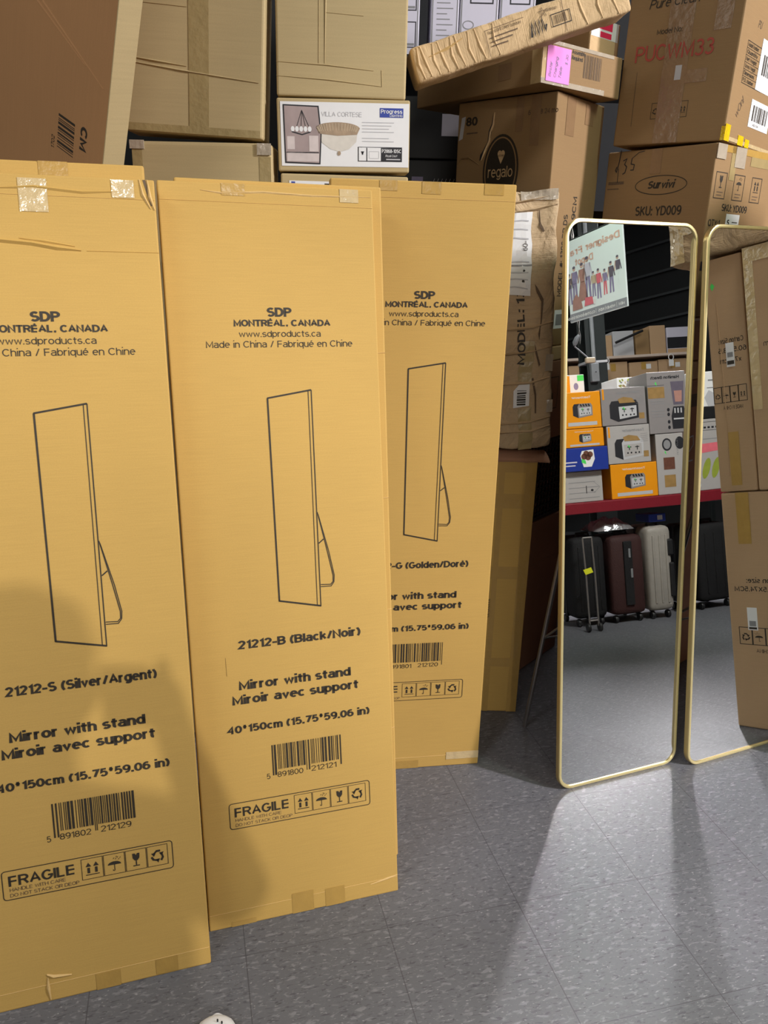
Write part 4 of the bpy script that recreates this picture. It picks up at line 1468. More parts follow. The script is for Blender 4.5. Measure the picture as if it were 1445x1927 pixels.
# ------------------------------------------------------------------ shelves behind
t = Thing('storage_shelf', 'dark steel shelving unit behind the carton wall', 'shelf', Matrix.Translation((-.10, 2.95, 0)))
u_ = t.part('upright')
for x in (0, 1.15):
    for y in (0, .5):
        u_.box((x, y, 0), (x + .045, y + .045, 2.9), 'dark_steel', .003)
s_ = t.part('shelf_board')
for z in (.55, 1.15, 1.52, 2.0):
    s_.box((0, -.01, z), (1.195, .56, z + .035), 'dark_steel', .003)
t.build()
for i, (x, w_, h_, lab) in enumerate(((-.045, .125, .43, 'white upright carton with grey picture panels, first on the top shelf'),
                                      (.118, .095, .46, 'white upright carton printed with lines of text on the top shelf'),
                                      (.216, .130, .44, 'lavender white carton with a black framed picture on the top shelf'),
                                      (.350, .120, .44, 'lavender white carton at the right end of the top shelf'))):
    c = Carton(lab, frame_mat((x, 2.99, 2.036), 0), w_, .30, h_, 'lavender', name='shelf_carton', group='white cartons on the top shelf')
    p = c.pen('front', 'printed_panel')
    p.frame(.006, .004, w_ - .006, h_ - .006, .003, 'grey')
    if i == 0:
        for z in (.03, .14):
            p.frame(.03, z, w_ - .012, z + .075, .003, 'marker')
            p.rect(.035, z + .005, w_ - .016, z + .012, 'grey')
    if i == 1:
        for z in range(9):
            p.rect(.02, .05 + z * .016, w_ - .02 - (z % 3) * .01, .053 + z * .016, 'grey')
        p.rect(.018, .20, w_ - .018, .206, 'marker')
    if i >= 2:
        p.frame(.035, .165, w_ - .020, .21, .004, 'marker')
        p.ring(.03, .10, .018, .012, .003, 'grey')
    c.build()
c = Carton('black carton with white line drawings, in the dark gap beside the lamp carton', frame_mat((-.02, 2.96, 1.556), 0), .30, .28, .155, 'black', name='shelf_carton')
p = c.pen('front', 'line_drawing')
p.rect(.09, .02, .13, .10, 'c_purple')
for i in range(7):
    x = .16 + i * .014
    p.line([(x, .02), (x + .010, .05), (x + .002, .07), (x + .012, .095)], .002, 'pale')
c.build()
c = Carton('dark carton with a white end panel on the shelf behind the oval logo carton', frame_mat((-.02, 2.97, 1.715), 0), .42, .26, .20, 'black', name='shelf_carton')
p = c.pen('front', 'end_panel')
p.rect(.19, .075, .30, .145, 'lavender')
c.build()

# ------------------------------------------------------------------ cartons to the right, seen in the second mirror
RX = frame_mat((1.30, 1.875, 0), R(-90))          # front faces -x (toward the mirrors)


def right_carton(label, y0, y1, z0, z1, dx=.56, board='mirrorbox', x=1.30, warp=None, step=None):
    m = frame_mat((x, y1, z0), R(-90))
    return Carton(label, m, y1 - y0, dx, z1 - z0, board, r=.006, step=step, warp=warp)


c = right_carton('tall carton with Carton size print standing on the floor at right', 1.875, 2.085, 0, .765)
w_ = c.w
p = c.pen('front', 'size_text')
p.text('Carton size:', w_ - .175, .475, .016, 'ink', width=.115, bold=.4)
p.text('60.5X18.5X74.5CM', w_ - .200, .447, .016, 'ink', width=.178, bold=.4)
p = c.pen('front', 'origin_text')
p.text('MADE IN CHINA', w_ - .175, .250, .012, 'ink', width=.10)
for i in range(4):
    p = c.pen('front', 'handling_mark', key=i)
    s = w_ - .185 + i * .040
    p.frame(s, .275, s + .038, .33, .0022, 'ink')
    (p.up_arrows, p.goblet, p.umbrella, p.recycle)[i](s + .002, .283, .034, 'ink')
p = c.pen('front', 'paper_label', label='small white label')
p.slab(w_ - .085, .322, w_ - .055, .395, .0004, 'white')
p.up(.001).rect(w_ - .080, .335, w_ - .060, .352, 'grey')
p.up(.001).rect(w_ - .082, .325, w_ - .058, .332, 'ink')
p = c.pen('front', 'packing_tape', label='brown packing tape')
p.slab(w_ - .085, .600, w_ - .045, .764, .0004, 'tape')
c.build()
c = right_carton('upper carton with Carton Size print and a green mark, at right', 1.875, 1.992, .768, 1.508)
w_ = c.w
p = c.pen('front', 'size_text')
p.text('Carton Size:', w_ - .105, .470, .016, 'ink', width=.075, bold=.3)
p.text('60.5x18.5', w_ - .112, .440, .016, 'ink', width=.085, bold=.3)
p.text('x74.5cm', w_ - .095, .408, .016, 'ink', width=.065, bold=.3)
p = c.pen('front', 'origin_text')
p.text('MADE IN CHINA', w_ - .090, .262, .012, 'ink', width=.06)
for i in range(4):
    p = c.pen('front', 'handling_mark', key=i)
    s = w_ - .104 + i * .0255
    p.frame(s, .285, s + .0245, .335, .002, 'ink')
    (p.up_arrows, p.goblet, p.umbrella, p.recycle)[i](s + .001, .295, .0225, 'ink')
p = c.pen('front', 'paper_label', label='small white label')
p.slab(w_ - .075, .395, w_ - .050, .470, .0005, 'white')
p.up(.001).rect(w_ - .071, .425, w_ - .054, .44, 'grey')
p.up(.001).rect(w_ - .073, .402, w_ - .052, .414, 'ink')
p = c.pen('front', 'green_mark', label='small green sticker')
p.poly([(w_ - .030, .655), (w_ - .022, .665), (w_ - .016, .655), (w_ - .022, .640)], 'green')
p = c.pen('front', 'packing_tape', label='brown packing tape')
p.slab(w_ - .070, .020, w_ - .038, .190, .0004, 'tape')
b = c.pen('front', 'carton_body')
b.ridge([(.085, .60), (.080, .30), (.083, .05)], .004, .002, 'mirrorbox')
c.build()
c = right_carton('taped carton beside the Carton Size carton, at the far right', 1.996, 2.22, .768, 1.515, x=1.29)
f = c.pen('front', 'clear_tape', label='glossy clear tape')
f.slab(c.w - .03, .25, c.w - .002, .745, .0006, 'clear')
f.slab(.02, .70, c.w - .002, .745, .0005, 'clear')
p = c.pen('front', 'size_text')
p.text('18.5cm', .12, .44, .016, 'ink')
c.build()
c = right_carton('crumpled film taped carton on top of the right hand stack', 1.765, 2.16, 1.518, 1.745, dx=.40, x=1.285, board='worn', step=.02, warp=wobble(.005, .06, 9, None))
f = c.pen('front', 'clear_tape', eps=.002, label='glossy clear tape')
f.rect(c.w - .05, .0, c.w - .002, .22, 'clear', .015)
f.rect(c.w - .20, .09, c.w - .05, .12, 'clear', .015)
c.build()

# ------------------------------------------------------------------ the red rack reflected in the mirrors
RO, RP = Vector((2.2, .63, 0)), R(32)
RE = Vector((math.cos(RP), math.sin(RP), 0))
RN = Vector((-math.sin(RP), math.cos(RP), 0))


def rack_mat(s, off, z):
    """front faces the mirrors; local x runs from the right end (seen) to the left"""
    p = RO + RE * s + RN * off
    return frame_mat((p.x, p.y, z), R(212))


SH = .684
t = Thing('pallet_rack', 'dark red steel rack holding toaster boxes, reflected in the mirrors', 'rack', rack_mat(1.70, 0, 0))
bm_ = t.part('beam', label='dark red steel beam')
for y in (.0, .48):
    bm_.box((0, y, SH - .062), (2.2, y + .035, SH - .004), 'red_steel', .004)
bd = t.part('shelf_board')
bd.box((0, .002, SH - .016), (2.2, .52, SH - .001), 'red_steel', .002)
for x in (.02, 2.13):
    for y in (.04, .44):
        l_ = t.part('upright')
        l_.box((x, y, 0), (x + .05, y + .05, SH - .010), 'dark_steel', .003)
t.build()


def rack_box(label, s0, s1, z0, z1, board, off=-.01, depth=.2, name='product_box'):
    """s grows toward the left end as seen from the mirrors"""
    m = rack_mat(s1, off, z0)
    return Carton(label, m, s1 - s0, depth, z1 - z0, board, name=name, r=.003)


def toaster(p, cx, cz, k, body, face, slots=True):
    """picture of a four slot toaster on a box front"""
    p.poly([(cx - k, cz - .55 * k), (cx + .45 * k, cz - .75 * k), (cx + .50 * k, cz + .35 * k), (cx + .30 * k, cz + .62 * k), (cx - .85 * k, cz + .62 * k), (cx - k, cz + .40 * k)], body)
    p.poly([(cx + .45 * k, cz - .75 * k), (cx + k, cz - .50 * k), (cx + k, cz + .35 * k), (cx + .85 * k, cz + .60 * k), (cx + .30 * k, cz + .62 * k), (cx + .50 * k, cz + .35 * k)], 'marker')
    q = p.up(.0005)
    q.poly([(cx - .86 * k, cz - .42 * k), (cx + .34 * k, cz - .58 * k), (cx + .38 * k, cz + .22 * k), (cx - .86 * k, cz + .26 * k)], face)
    q = q.up(.0005)
    for dx in (-.55, .0):
        q.rect(cx + (dx - .03) * k, cz - .15 * k, cx + (dx + .03) * k, cz + .12 * k, 'marker')
        q.rect(cx + (dx - .14) * k, cz + .02 * k, cx + (dx + .14) * k, cz + .08 * k, 'marker')
        q.disc(cx + dx * k - .12 * k, cz - .32 * k, .06 * k, .06 * k, 'marker', 10)
        q.disc(cx + dx * k + .12 * k, cz - .33 * k, .06 * k, .06 * k, 'marker', 10)
    if slots:
        for i in range(4):
            q.poly([(cx + (-.78 + .27 * i) * k, cz + .34 * k), (cx + (-.62 + .27 * i) * k, cz + .34 * k), (cx + (-.52 + .27 * i) * k, cz + .58 * k), (cx + (-.68 + .27 * i) * k, cz + .58 * k)], 'marker')
    else:
        q.poly([(cx - .80 * k, cz + .45 * k), (cx + .30 * k, cz + .45 * k), (cx + .40 * k, cz + .72 * k), (cx, cz + .85 * k), (cx - .6 * k, cz + .74 * k)], 'toast')
    q.up(.0005).poly([(cx - .06 * k, cz - .02 * k), (cx + .12 * k, cz + .12 * k), (cx + .04 * k, cz + .20 * k), (cx - .02 * k, cz + .10 * k)], 'green')


def orange_box(label, s0, s1, z0, z1, k):
    c = rack_box(label, s0, s1, z0, z1, 'orange')
    p = c.pen('front', 'printed_panel')
    W_, H_ = c.w, c.h
    p.text('Toastmaster', W_ * .5, H_ * .82, H_ * .06, 'white', width=W_ * .5, align='c', shear=.1)
    p.rect(W_ * .12, H_ * .07, W_ * .88, H_ * .17, 'pale')
    toaster(p, W_ * .48, H_ * .50, k, 'boxgrey', 'pale')
    return c.build()


orange_box('orange toaster box low on the rack under the light grey toaster box', .262, .528, SH, .868, .058)
# two orange boxes over the white one
c = rack_box('white box with line arrows, bottom left on the rack in the first mirror', -.02, .212, SH, .846, 'boxlight')
p = c.pen('front', 'printed_panel')
for i in range(5):
    p.rect(.02 + .02 * (i % 2), .020 + i * .028, .19, .023 + i * .028, 'grey')
p.line([(.05, .045), (.016, .075), (.05, .105)], .002, 'grey')
p.rect(.090, .045, .094, .085, 'marker')
p.disc(.060, .060, .008, .006, 'marker', 10)
c.build()
c = rack_box('blue box with a cookie picture, on the white box with arrows', -.03, .240, .849, .972, 'navy', off=.02)
p = c.pen('front', 'printed_panel')
p.poly([(.080, .110), (.145, .105), (.155, .080), (.140, .020), (.095, .020), (.075, .060)], 'white')
q = p.up(.0005)
for x, z in ((.100, .085), (.122, .090), (.112, .070), (.134, .075)):
    q.disc(x, z, .016, .016, 'choco', 14)
q.poly([(.125, .035), (.150, .045), (.148, .065), (.128, .055)], 'green')
p.rect(.175, .045, .255, .052, 'lavender')
p.rect(.185, .028, .255, .034, 'lavender')
c.build()
orange_box('orange toaster box directly above the blue cookie box', .020, .238, .975, 1.072, .034)
orange_box('topmost orange toaster box beside the dark grey toaster picture', .018, .232, 1.075, 1.266, .055)


def grey_box(label, s0, s1, z0, z1, body, face, base):
    c = rack_box(label, s0, s1, z0, z1, base)
    W_, H_ = c.w, c.h
    p = c.pen('front', 'printed_panel')
    p.text('Toastmaster', W_ * .38, H_ * .83, H_ * .07, 'grey', width=W_ * .52, align='c', shear=.15, bold=.5)
    toaster(p, W_ * .50, H_ * .40, .082, body, face, slots=False)
    for i in range(5):
        p.rect(W_ * .05, H_ * (.55 + i * .05), W_ * .22, H_ * (.555 + i * .05) + .001, 'grey')
    p.rect(W_ * .05, H_ * .14, W_ * .17, H_ * .30, 'toast')
    p.rect(W_ * .93, H_ * .70, W_ * .97, H_ * .98, 'orange')
    return c.build()


grey_box('light grey toaster box with a white toaster picture, second row', .256, .500, .871, 1.073, 'pale', 'boxlight', 'boxlight')
grey_box('grey toaster box with a black toaster picture, top of the toaster stack', .236, .490, 1.076, 1.275, 'marker', 'pale', 'boxgrey')
c = rack_box('tall white box with round food photos, under the blender box', .531, .690, SH, 1.012, 'boxlight')
p = c.pen('front', 'printed_panel')
for i, mm in enumerate(('toast', 'choco', 'leafgreen')):
    if i < 2:
        p.rect(.055, .040 + i * .095, .120, .105 + i * .095, mm)
p.disc(.095, .270, .028, .034, 'marker', 20)
p.up(.0005).disc(.095, .270, .020, .025, 'grey', 16)
p.text('Nutrition', .030, .30, .012, 'grey', rot=-90, width=.09)
p.disc(.020, .275, .026, .034, 'marker', 20)
p.poly([(.100, .215), (.112, .228), (.106, .238)], 'green')
c.build()
c = rack_box('grey blender box printed Hamilton Beach, tallest on the rack', .503, .725, 1.015, 1.345, 'boxgrey')
p = c.pen('front', 'printed_panel')
p.text('Hamilton Beach', .118, .292, .016, 'marker', width=.165, align='c', bold=.7)
p.rect(.125, .190, .220, .250, 'toast')
p.rect(.125, .258, .220, .2595, 'marker')
p.poly([(.165, .255), (.178, .268), (.172, .280)], 'green')
for z in (.172, .160, .120, .105, .09):
    p.rect(.130, z, .205, z + .003, 'grey')
p.poly([(.018, .150), (.076, .150), (.088, .275), (.010, .275)], 'c_dark')
p.poly([(.008, .020), (.088, .020), (.092, .090), (.078, .140), (.018, .140), (.004, .090)], 'marker')
q = p.up(.0005)
q.rect(.016, .070, .080, .078, 'pale')
for x in (.030, .048, .066):
    q.rect(x, .105, x + .008, .132, 'pale')
q.poly([(.028, .165), (.066, .165), (.070, .225), (.024, .225)], 'c_brown')
for z in (.125, .10, .06, .03):
    p.disc(.108, z, .008, .010, 'marker', 10)
c.build()
c = rack_box('white carton printed with a leaf pattern, behind the toaster boxes', .445, .63, 1.05, 1.352, 'white', off=-.235)
p = c.pen('front', 'leaf_print')
rr = random.Random(8)
for i in range(34):
    p.disc(.01 + rr.random() * .165, .225 + rr.random() * .07, .008, .005, rr.choice(('toast', 'leafgreen', 'grey', 'c_tan')), 8, rr.random() * 180)
c.build()
c = rack_box('carton with an orange and green front behind the topmost orange box', .13, .25, 1.05, 1.385, 'white', off=-.235)
p = c.pen('front', 'printed_panel')
p.rect(.085, .20, .119, .33, 'orange')
p.rect(.002, .30, .040, .332, 'green')
p.disc(.05, .27, .014, .02, 'c_purple', 12)
c.build()
for lab, s0, s1, z0, z1 in (('hidden', .13, .63, SH, 1.047),):
    c = rack_box('plain carton standing behind the toaster boxes on the rack', s0, s1, z0, z1, 'mirrorbox', off=-.235)
    c.build()
# rack goods seen in the second mirror
c = rack_box('grey appliance box with fruit print, seen in the second mirror', .760, 1.16, SH, 1.075, 'boxlight')
p = c.pen('front', 'printed_panel')
W_ = c.w
for x in (.10, .16, .22):
    p.disc(x, .12, .022, .060, 'leafgreen', 16, rot=20)
p.poly([(.07, .215), (.20, .205), (.21, .255), (.08, .26)], 'c_red')
p.disc(.24, .03, .04, .02, 'pale', 14)
p.frame(.06, .33, .20, .375, .002, 'marker')
for i in range(5):
    p.rect(.07 + i * .025, .340, .085 + i * .025, .350, 'marker')
p.rect(.08, .28, .17, .284, 'grey')
c.build()
c = rack_box('black glossy appliance box beneath the white box in the second mirror', .760, 1.16, 1.078, 1.140, 'black')
c.build()
c = rack_box('white appliance box on the black one, seen in the second mirror', .78, 1.14, 1.143, 1.335, 'white')
p = c.pen('front', 'printed_panel')
p.rect(.04, .10, .10, .105, 'grey')
p.rect(.05, .14, .09, .148, 'grey')
p.poly([(.02, .0), (.10, .0), (.12, .05), (.09, .09), (.05, .07)], 'pale')
c.build()


def suitcase(label, s0, s1, h, mat_, off, ribs, z=0.0):
    W_, D_ = s1 - s0, .26
    t = Thing('suitcase', label, 'suitcase', rack_mat(s1, off, z), group='suitcases under the red rack')
    b_ = t.part('shell', smooth=True)
    b_.box((0, 0, .045), (W_, D_, h), mat_, .035)
    for i in range(ribs):
        x = W_ * (i + 1) / (ribs + 1)
        b_.box((x - .006, -.005, .09), (x + .006, .01, h - .05), mat_, .004)
    zp = t.part('zip_band')
    zp.box((-.003, D_ * .5 - .008, .05), (W_ + .003, D_ * .5 + .008, h - .005), 'black', .003)
    hd = t.part('carry_handle', smooth=True)
    hd.tube([(W_ * .3, D_ * .3, h - .002), (W_ * .32, D_ * .3, h + .018), (W_ * .68, D_ * .3, h + .018), (W_ * .7, D_ * .3, h - .002)], .007, 'black', 8)
    for x in (.03, W_ - .03):
        for y in (.04, D_ - .04):
            wl = t.part('wheel', smooth=True)
            wl.lathe((x - .009, y, .022), [(.004, 0), (.020, 0), (.022, .004), (.022, .014), (.020, .018), (.004, .018)], 'black', 14, 'x')
    return t, W_, h, D_


t, W_, h_, D_ = suitcase('cream hard shell suitcase under the rack', .462, .612, .515, 'cream', -.05, 3)
tr = t.part('side_bumper', label='black bumper pads')
tr.box((-.004, -.006, .35), (.035, .02, .44), 'black', .01)
tr.box((-.004, -.006, .12), (.025, .02, .31), 'black', .008)
t.build()
t, W_, h_, D_ = suitcase('dark maroon suitcase under the rack, left of the cream one', .245, .445, .482, 'maroon', -.05, 0)
pk = t.part('front_pocket', label='black front strap with metal clips')
pk.box((W_ * .38, -.012, .10), (W_ * .62, .004, .45), 'black_fab', .004)
pk.box((W_ * .44, -.016, .36), (W_ * .50, -.010, .41), 'grey_steel', .002)
pk.box((W_ * .40, -.016, .25), (W_ * .46, -.010, .30), 'grey_steel', .002)
t.build()
t, W_, h_, D_ = suitcase('black suitcase under the rack with a yellow tag in front', .035, .225, .49, 'black_fab', -.06, 4)
t.build()
t, W_, h_, D_ = suitcase('black suitcase under the rack, seen in the second mirror', .70, .92, .50, 'black_fab', -.06, 4)
t.build()
t, W_, h_, D_ = suitcase('black suitcase farthest along under the rack in the second mirror', .95, 1.18, .49, 'black_fab', -.08, 3)
t.build()
# display pole with the yellow tag
t = Thing('luggage_handle_cart', 'folded steel tube cart with a yellow tag beside the black suitcase', 'cart', rack_mat(.135, .05, 0))
fr_ = t.part('tube_frame', smooth=True, label='grey steel tubes')
for x in (.025, .075):
    fr_.tube([(x, .0, .03), (x + .006, -.01, .30), (x + .012, -.008, .50)], .005, 'steel', 8)
fr_.tube([(.037, -.008, .50), (.087, -.008, .50)], .005, 'steel', 8)
fr_.tube([(.025, 0, .06), (.075, 0, .06)], .005, 'steel', 8)
for x in (.018, .082):
    wl = t.part('wheel', smooth=True)
    wl.lathe((x - .006, 0, .024), [(.004, 0), (.022, 0), (.024, .004), (.024, .010), (.022, .014), (.004, .014)], 'black', 14, 'x')
tg = t.part('yellow_tag', label='yellow tag')
tg.add([(.055, -.02, .345), (.100, -.022, .335), (.088, -.022, .308), (.045, -.02, .318)], [(0, 1, 2, 3)], 'tagyellow')
tg.add([(.055, -.018, .345), (.100, -.020, .335), (.088, -.020, .308), (.045, -.018, .318)], [(3, 2, 1, 0)], 'tagyellow')
t.build()


def crumple_sheet(label, s, off, z, w_, d_, amp, mat_, seed, name='plastic_bag', cat='bag'):
    t = Thing(name, label, cat, rack_mat(s, off, z))
    a_ = t.part('bag', smooth=True)
    n_ = 16
    top, bot = [], []
    for j in range(n_ + 1):
        for i in range(n_ + 1):
            u, v = i / n_, j / n_
            e = (4 * u * (1 - u)) ** .5 * (4 * v * (1 - v)) ** .5
            hgt = amp * e * (.75 + .5 * noise.noise(Vector((u * 6 + seed, v * 6, seed))))
            top.append((u * w_, v * d_, hgt + .004))
            bot.append((u * w_, v * d_, .001))
    fc = [(j * (n_ + 1) + i, j * (n_ + 1) + i + 1, (j + 1) * (n_ + 1) + i + 1, (j + 1) * (n_ + 1) + i) for j in range(n_) for i in range(n_)]
    a_.add(top, fc, mat_)
    a_.add(bot, [tuple(reversed(f)) for f in fc], mat_)
    return t.build()


crumple_sheet('crumpled silver plastic wrap on top of the maroon suitcase', .40, -.06, .510, .22, .22, .075, 'foil', 2)
c = rack_box('small blue printed box lying on the cream suitcase', .50, .60, .536, .580, 'navy', off=-.08, depth=.15)
p = c.pen('front', 'printed_panel')
p.rect(.02, .01, .05, .035, 'pale')
c.build()

# ------------------------------------------------------------------ column, hanging things and far shelves in the mirrors
PC = RO + RE * .757 + RN * (-1.2)
t = Thing('steel_column', 'black steel column with a grey electric box, reflected in the first mirror', 'column', frame_mat((PC.x, PC.y, 0), R(212)))
b_ = t.part('column_shaft')
for x0, x1, y0, y1 in ((-.073, .073, -.07, -.055), (-.073, .073, .055, .07), (-.012, .012, -.055, .055)):
    b_.box((x0, y0, 0), (x1, y1, ZC - .37), 'dark_steel', .002)
cd = t.part('conduit', smooth=True, label='grey conduit pipe')
cd.tube([(.030, -.085, 1.55), (.030, -.085, ZC - .4)], .014, 'grey_steel', 10)
eb = t.part('electric_box', label='grey electric box')
eb.box((.005, -.105, 1.435), (.060, -.068, 1.560), 'grey_steel', .004)
eb.lathe((.030, -.105, 1.50), [(.004, -.003), (.004, .004)], 'black', 10, 'y')
st_ = t.part('steel_strap', label='pale strap around the column')
st_.box((-.076, -.074, 1.565), (.076, .074, 1.582), 'pale', .002)
t.build()
# banner hung near the column
BN = from_right((2.95, .219, 1.769), R(281), .459)
t = Thing('hanging_banner', 'pale hanging banner with printed people, reflected in the first mirror', 'banner', BN)
BW, BH = .459, .497
sh = t.part('banner_sheet')
sh.box((0, 0, 0), (BW, .012, BH), 'banner', .002)
pr = t.part('banner_print', parent=sh)
p = Pen(pr, (0, 0, 0), (1, 0, 0), (0, 0, 1), .0008)
p.text('Designer Fra', .022, .402, .040, 'banner_or', width=.40, bold=.8)
p.text('Depot', .235, .335, .040, 'banner_or', width=.150, bold=.8)
p.rect(.0, .004, BW, .052, 'banner_grey')
q = p.up(.0005)
for s0, tx in ((.018, 'MEN'), (.088, 'WOMEN'), (.175, 'KIDS'), (.250, 'CLOTHING'), (.355, 'SHOES'), (.430, 'BAGS')):
    q.text(tx, s0, .018, .016, 'white', bold=.8)
for s0 in (.078, .165, .24, .345, .425):
    q.rect(s0 - .001, .014, s0 + .001, .042, 'white')


def figure(s, base, hgt, top_, legs_, dress=False):
    z = hgt
    p.disc(s, base + .93 * z, .055 * z, .065 * z, 'c_skin', 14)
    p.up(.0002).disc(s, base + .965 * z, .055 * z, .040 * z, 'c_dark', 12)
    p.poly([(s - .11 * z, base + .84 * z), (s + .11 * z, base + .84 * z), (s + .08 * z, base + .50 * z), (s - .08 * z, base + .50 * z)], top_)
    p.poly([(s - .11 * z, base + .84 * z), (s - .07 * z, base + .82 * z), (s - .13 * z, base + .50 * z), (s - .17 * z, base + .52 * z)], top_)
    p.poly([(s + .11 * z, base + .84 * z), (s + .07 * z, base + .82 * z), (s + .14 * z, base + .50 * z), (s + .18 * z, base + .52 * z)], 'c_skin')
    if dress:
        p.poly([(s - .08 * z, base + .52 * z), (s + .08 * z, base + .52 * z), (s + .19 * z, base + .03 * z), (s - .17 * z, base + .03 * z)], top_)
    else:
        p.poly([(s - .08 * z, base + .52 * z), (s + .0 * z, base + .52 * z), (s - .03 * z, base), (s - .09 * z, base)], legs_)
        p.poly([(s + .0 * z, base + .52 * z), (s + .08 * z, base + .52 * z), (s + .10 * z, base), (s + .04 * z, base)], legs_)


figure(.052, .135, .170, 'c_dark', 'banner')
figure(.105, .105, .180, 'c_dark', 'c_purple')
figure(.155, .105, .150, 'c_purple', 'c_red')
figure(.205, .095, .175, 'c_red', 'c_purple')
figure(.245, .115, .150, 'c_tan', 'c_purple')
figure(.290, .120, .245, 'lavender', 'c_purple')
figure(.335, .105, .235, 'c_brown', 'c_brown', True)
figure(.400, .120, .215, 'c_purple', 'c_purple')
figure(.445, .110, .190, 'c_dark', 'c_purple')
q = p.up(.0012)
q.poly([(.255, .075), (.330, .075), (.320, .125), (.262, .120)], 'c_red')
q.poly([(.345, .068), (.430, .068), (.425, .130), (.395, .165), (.355, .120)], 'c_brown')
q.disc(.245, .085, .012, .016, 'white', 10)
ro = t.part('hanging_rod', smooth=True)
ro.tube([(0, .006, BH + .004), (BW, .006, BH + .004)], .006, 'dark_steel', 8)
for x in (.05, BW - .05):
    ro.tube([(x, .006, BH + .004), (x, .006, ZC - 1.769)], .0015, 'steel', 6)
t.build()
# grey clip device hanging in front of the column
HD = RO + RE * .54 + RN * (-.9)
t = Thing('hanging_clamp', 'grey clip device on a chain, hanging beside the steel column', 'clamp', frame_mat((HD.x, HD.y, 0), R(212)))
cl_ = t.part('chain', smooth=True)
for i in range(28):
    z = 1.712 + i * .0925
    cl_.tube([(-.006, 0, z), (0, .0, z + .05), (.006, 0, z), (0, .0, z - .05)], .003, 'steel', 6, closed=True)
hb_ = t.part('clamp_body', smooth=True)
hb_.tube([(.005, 0, 1.72), (.018, 0, 1.70), (.034, 0, 1.672), (.040, 0, 1.650)], [.008, .017, .018, .008], 'grey_steel', 10)
rd = t.part('pull_rod', smooth=True)
rd.tube([(.040, 0, 1.648), (-.044, 0, 1.572)], .005, 'grey_steel', 8)
ca = t.part('paper_sleeve', label='cream paper sleeve')
ca.box((-.095, -.01, 1.535), (-.030, .02, 1.572), 'c_tan', .008)
t.build()

# far wall shelves
t = Thing('storage_shelf', 'far shelf with a cream beam, reflected in the first mirror', 'shelf', frame_mat((RO + RE * 3.3 + RN * (-3.0)).to_tuple(), R(212)))
sb = t.part('shelf_board', label='cream painted shelf beam')
sb.box((0, 0, 1.848), (2.6, .45, 1.872), 'cream_steel', .002)
sb2 = t.part('lower_board')
sb2.box((0, 0, 1.30), (2.6, .45, 1.33), 'cream_steel', .002)
for x in (.0, 2.56):
    for y in (.02, .40):
        l_ = t.part('upright')
        l_.box((x, y, 0), (x + .04, y + .04, 1.95), 'dark_steel', .002)
t.build()


def far_mat(s1, off, z):
    q_ = RO + RE * s1 + RN * (-3.0 + off)
    return frame_mat((q_.x, q_.y, z), R(212))


order = ('first', 'second', 'third', 'fourth', 'fifth', 'sixth')
for i, s in enumerate((1.06, 1.36, 1.66, 1.97, 2.27, 2.57)):
    c = Carton('brown carton under the cream beam, %s of the row counted from the left' % order[i], far_mat(s + .295, -.03, 1.332), .29, .36, .485 - .012 * (i % 2), 'mirrorbox',
               name='shelf_carton', group='brown cartons under the far cream beam')
    p = c.pen('front', 'packing_tape')
    p.slab(.12, .40, .17, .47, .0005, 'tape')
    if i > 2:
        q = c.pen('front', 'paper_label')
        q.slab(.07, .405, .12, .45, .0006, 'white')
    c.build()
for (s0, s1, h_, bd_, lab) in ((1.02, 1.30, .20, 'pale', 'grey carton on the far top shelf, left of the column'),
                               (1.62, 1.69, .13, 'beige', 'small tan carton on the far top shelf beside the column'),
                               (1.70, 1.82, .20, 'mirrorbox', 'brown carton on the far top shelf right of the small tan one'),
                               (1.83, 2.04, .235, 'pale', 'pale grey carton crossed by a dark pole on the far top shelf'),
                               (2.06, 2.20, .235, 'brown', 'dark brown carton on the far top shelf'),
                               (2.21, 2.37, .27, 'mirrorbox', 'taller brown carton on the far top shelf'),
                               (2.385, 2.75, .245, 'lavender', 'white carton with a black band on the far top shelf')):
    c = Carton(lab, far_mat(s1, -.04, 1.874), s1 - s0, .34, h_, bd_, name='shelf_carton', group='cartons on the far top shelf')
    if bd_ == 'lavender':
        c.pen('front', 'black_band').rect(.0, .045, s1 - s0, .150, 'marker')
        c.pen('front', 'carton_body').rect(.0, .002, s1 - s0, .040, 'mirrorbox')
    c.build()
q_ = far_mat(2.10, .02, 1.99)
a = Acc()
a.tube([(.0, -.012, .10), (.28, -.012, .0)], .012, 'black', 8)
o = link('dark_pole', a.mesh('dark_pole', None, True))
o.matrix_world = q_
tag(o, 'dark pole leaning across the pale cartons on the far top shelf', 'pole')
for i, s in enumerate((1.715, 2.370)):
    t = Thing('price_hook', ('white hook tag hanging from the cream beam beside the column', 'white hook tag hanging from the cream beam above the blender box')[i], 'tag', far_mat(s + .03, .035, 1.74), group='white hook tags on the cream beam')
    w1 = t.part('wire_loop', smooth=True)
    w1.tube([(.03 + .026 * math.cos(R(a_)), 0, .085 + .028 * math.sin(R(a_))) for a_ in range(0, 360, 30)], .004, 'white', 8, closed=True)
    w2 = t.part('tag_card')
    w2.box((.005, -.003, 0), (.055, .003, .058), 'white', .002)
    t.build()

# ------------------------------------------------------------------ white sneaker at the bottom edge
t = Thing('sneaker', 'white sneaker whose toe shows at the bottom edge', 'shoe', frame_mat((-.252, .782, 0), R(8)))


def foot_ring(y, hw, z0, z1, n=14, cx=0.0):
    return [Vector((cx + hw * math.cos(2 * math.pi * k / n), y, z0 + (z1 - z0) * (.5 + .5 * math.sin(2 * math.pi * k / n)))) for k in range(n)]


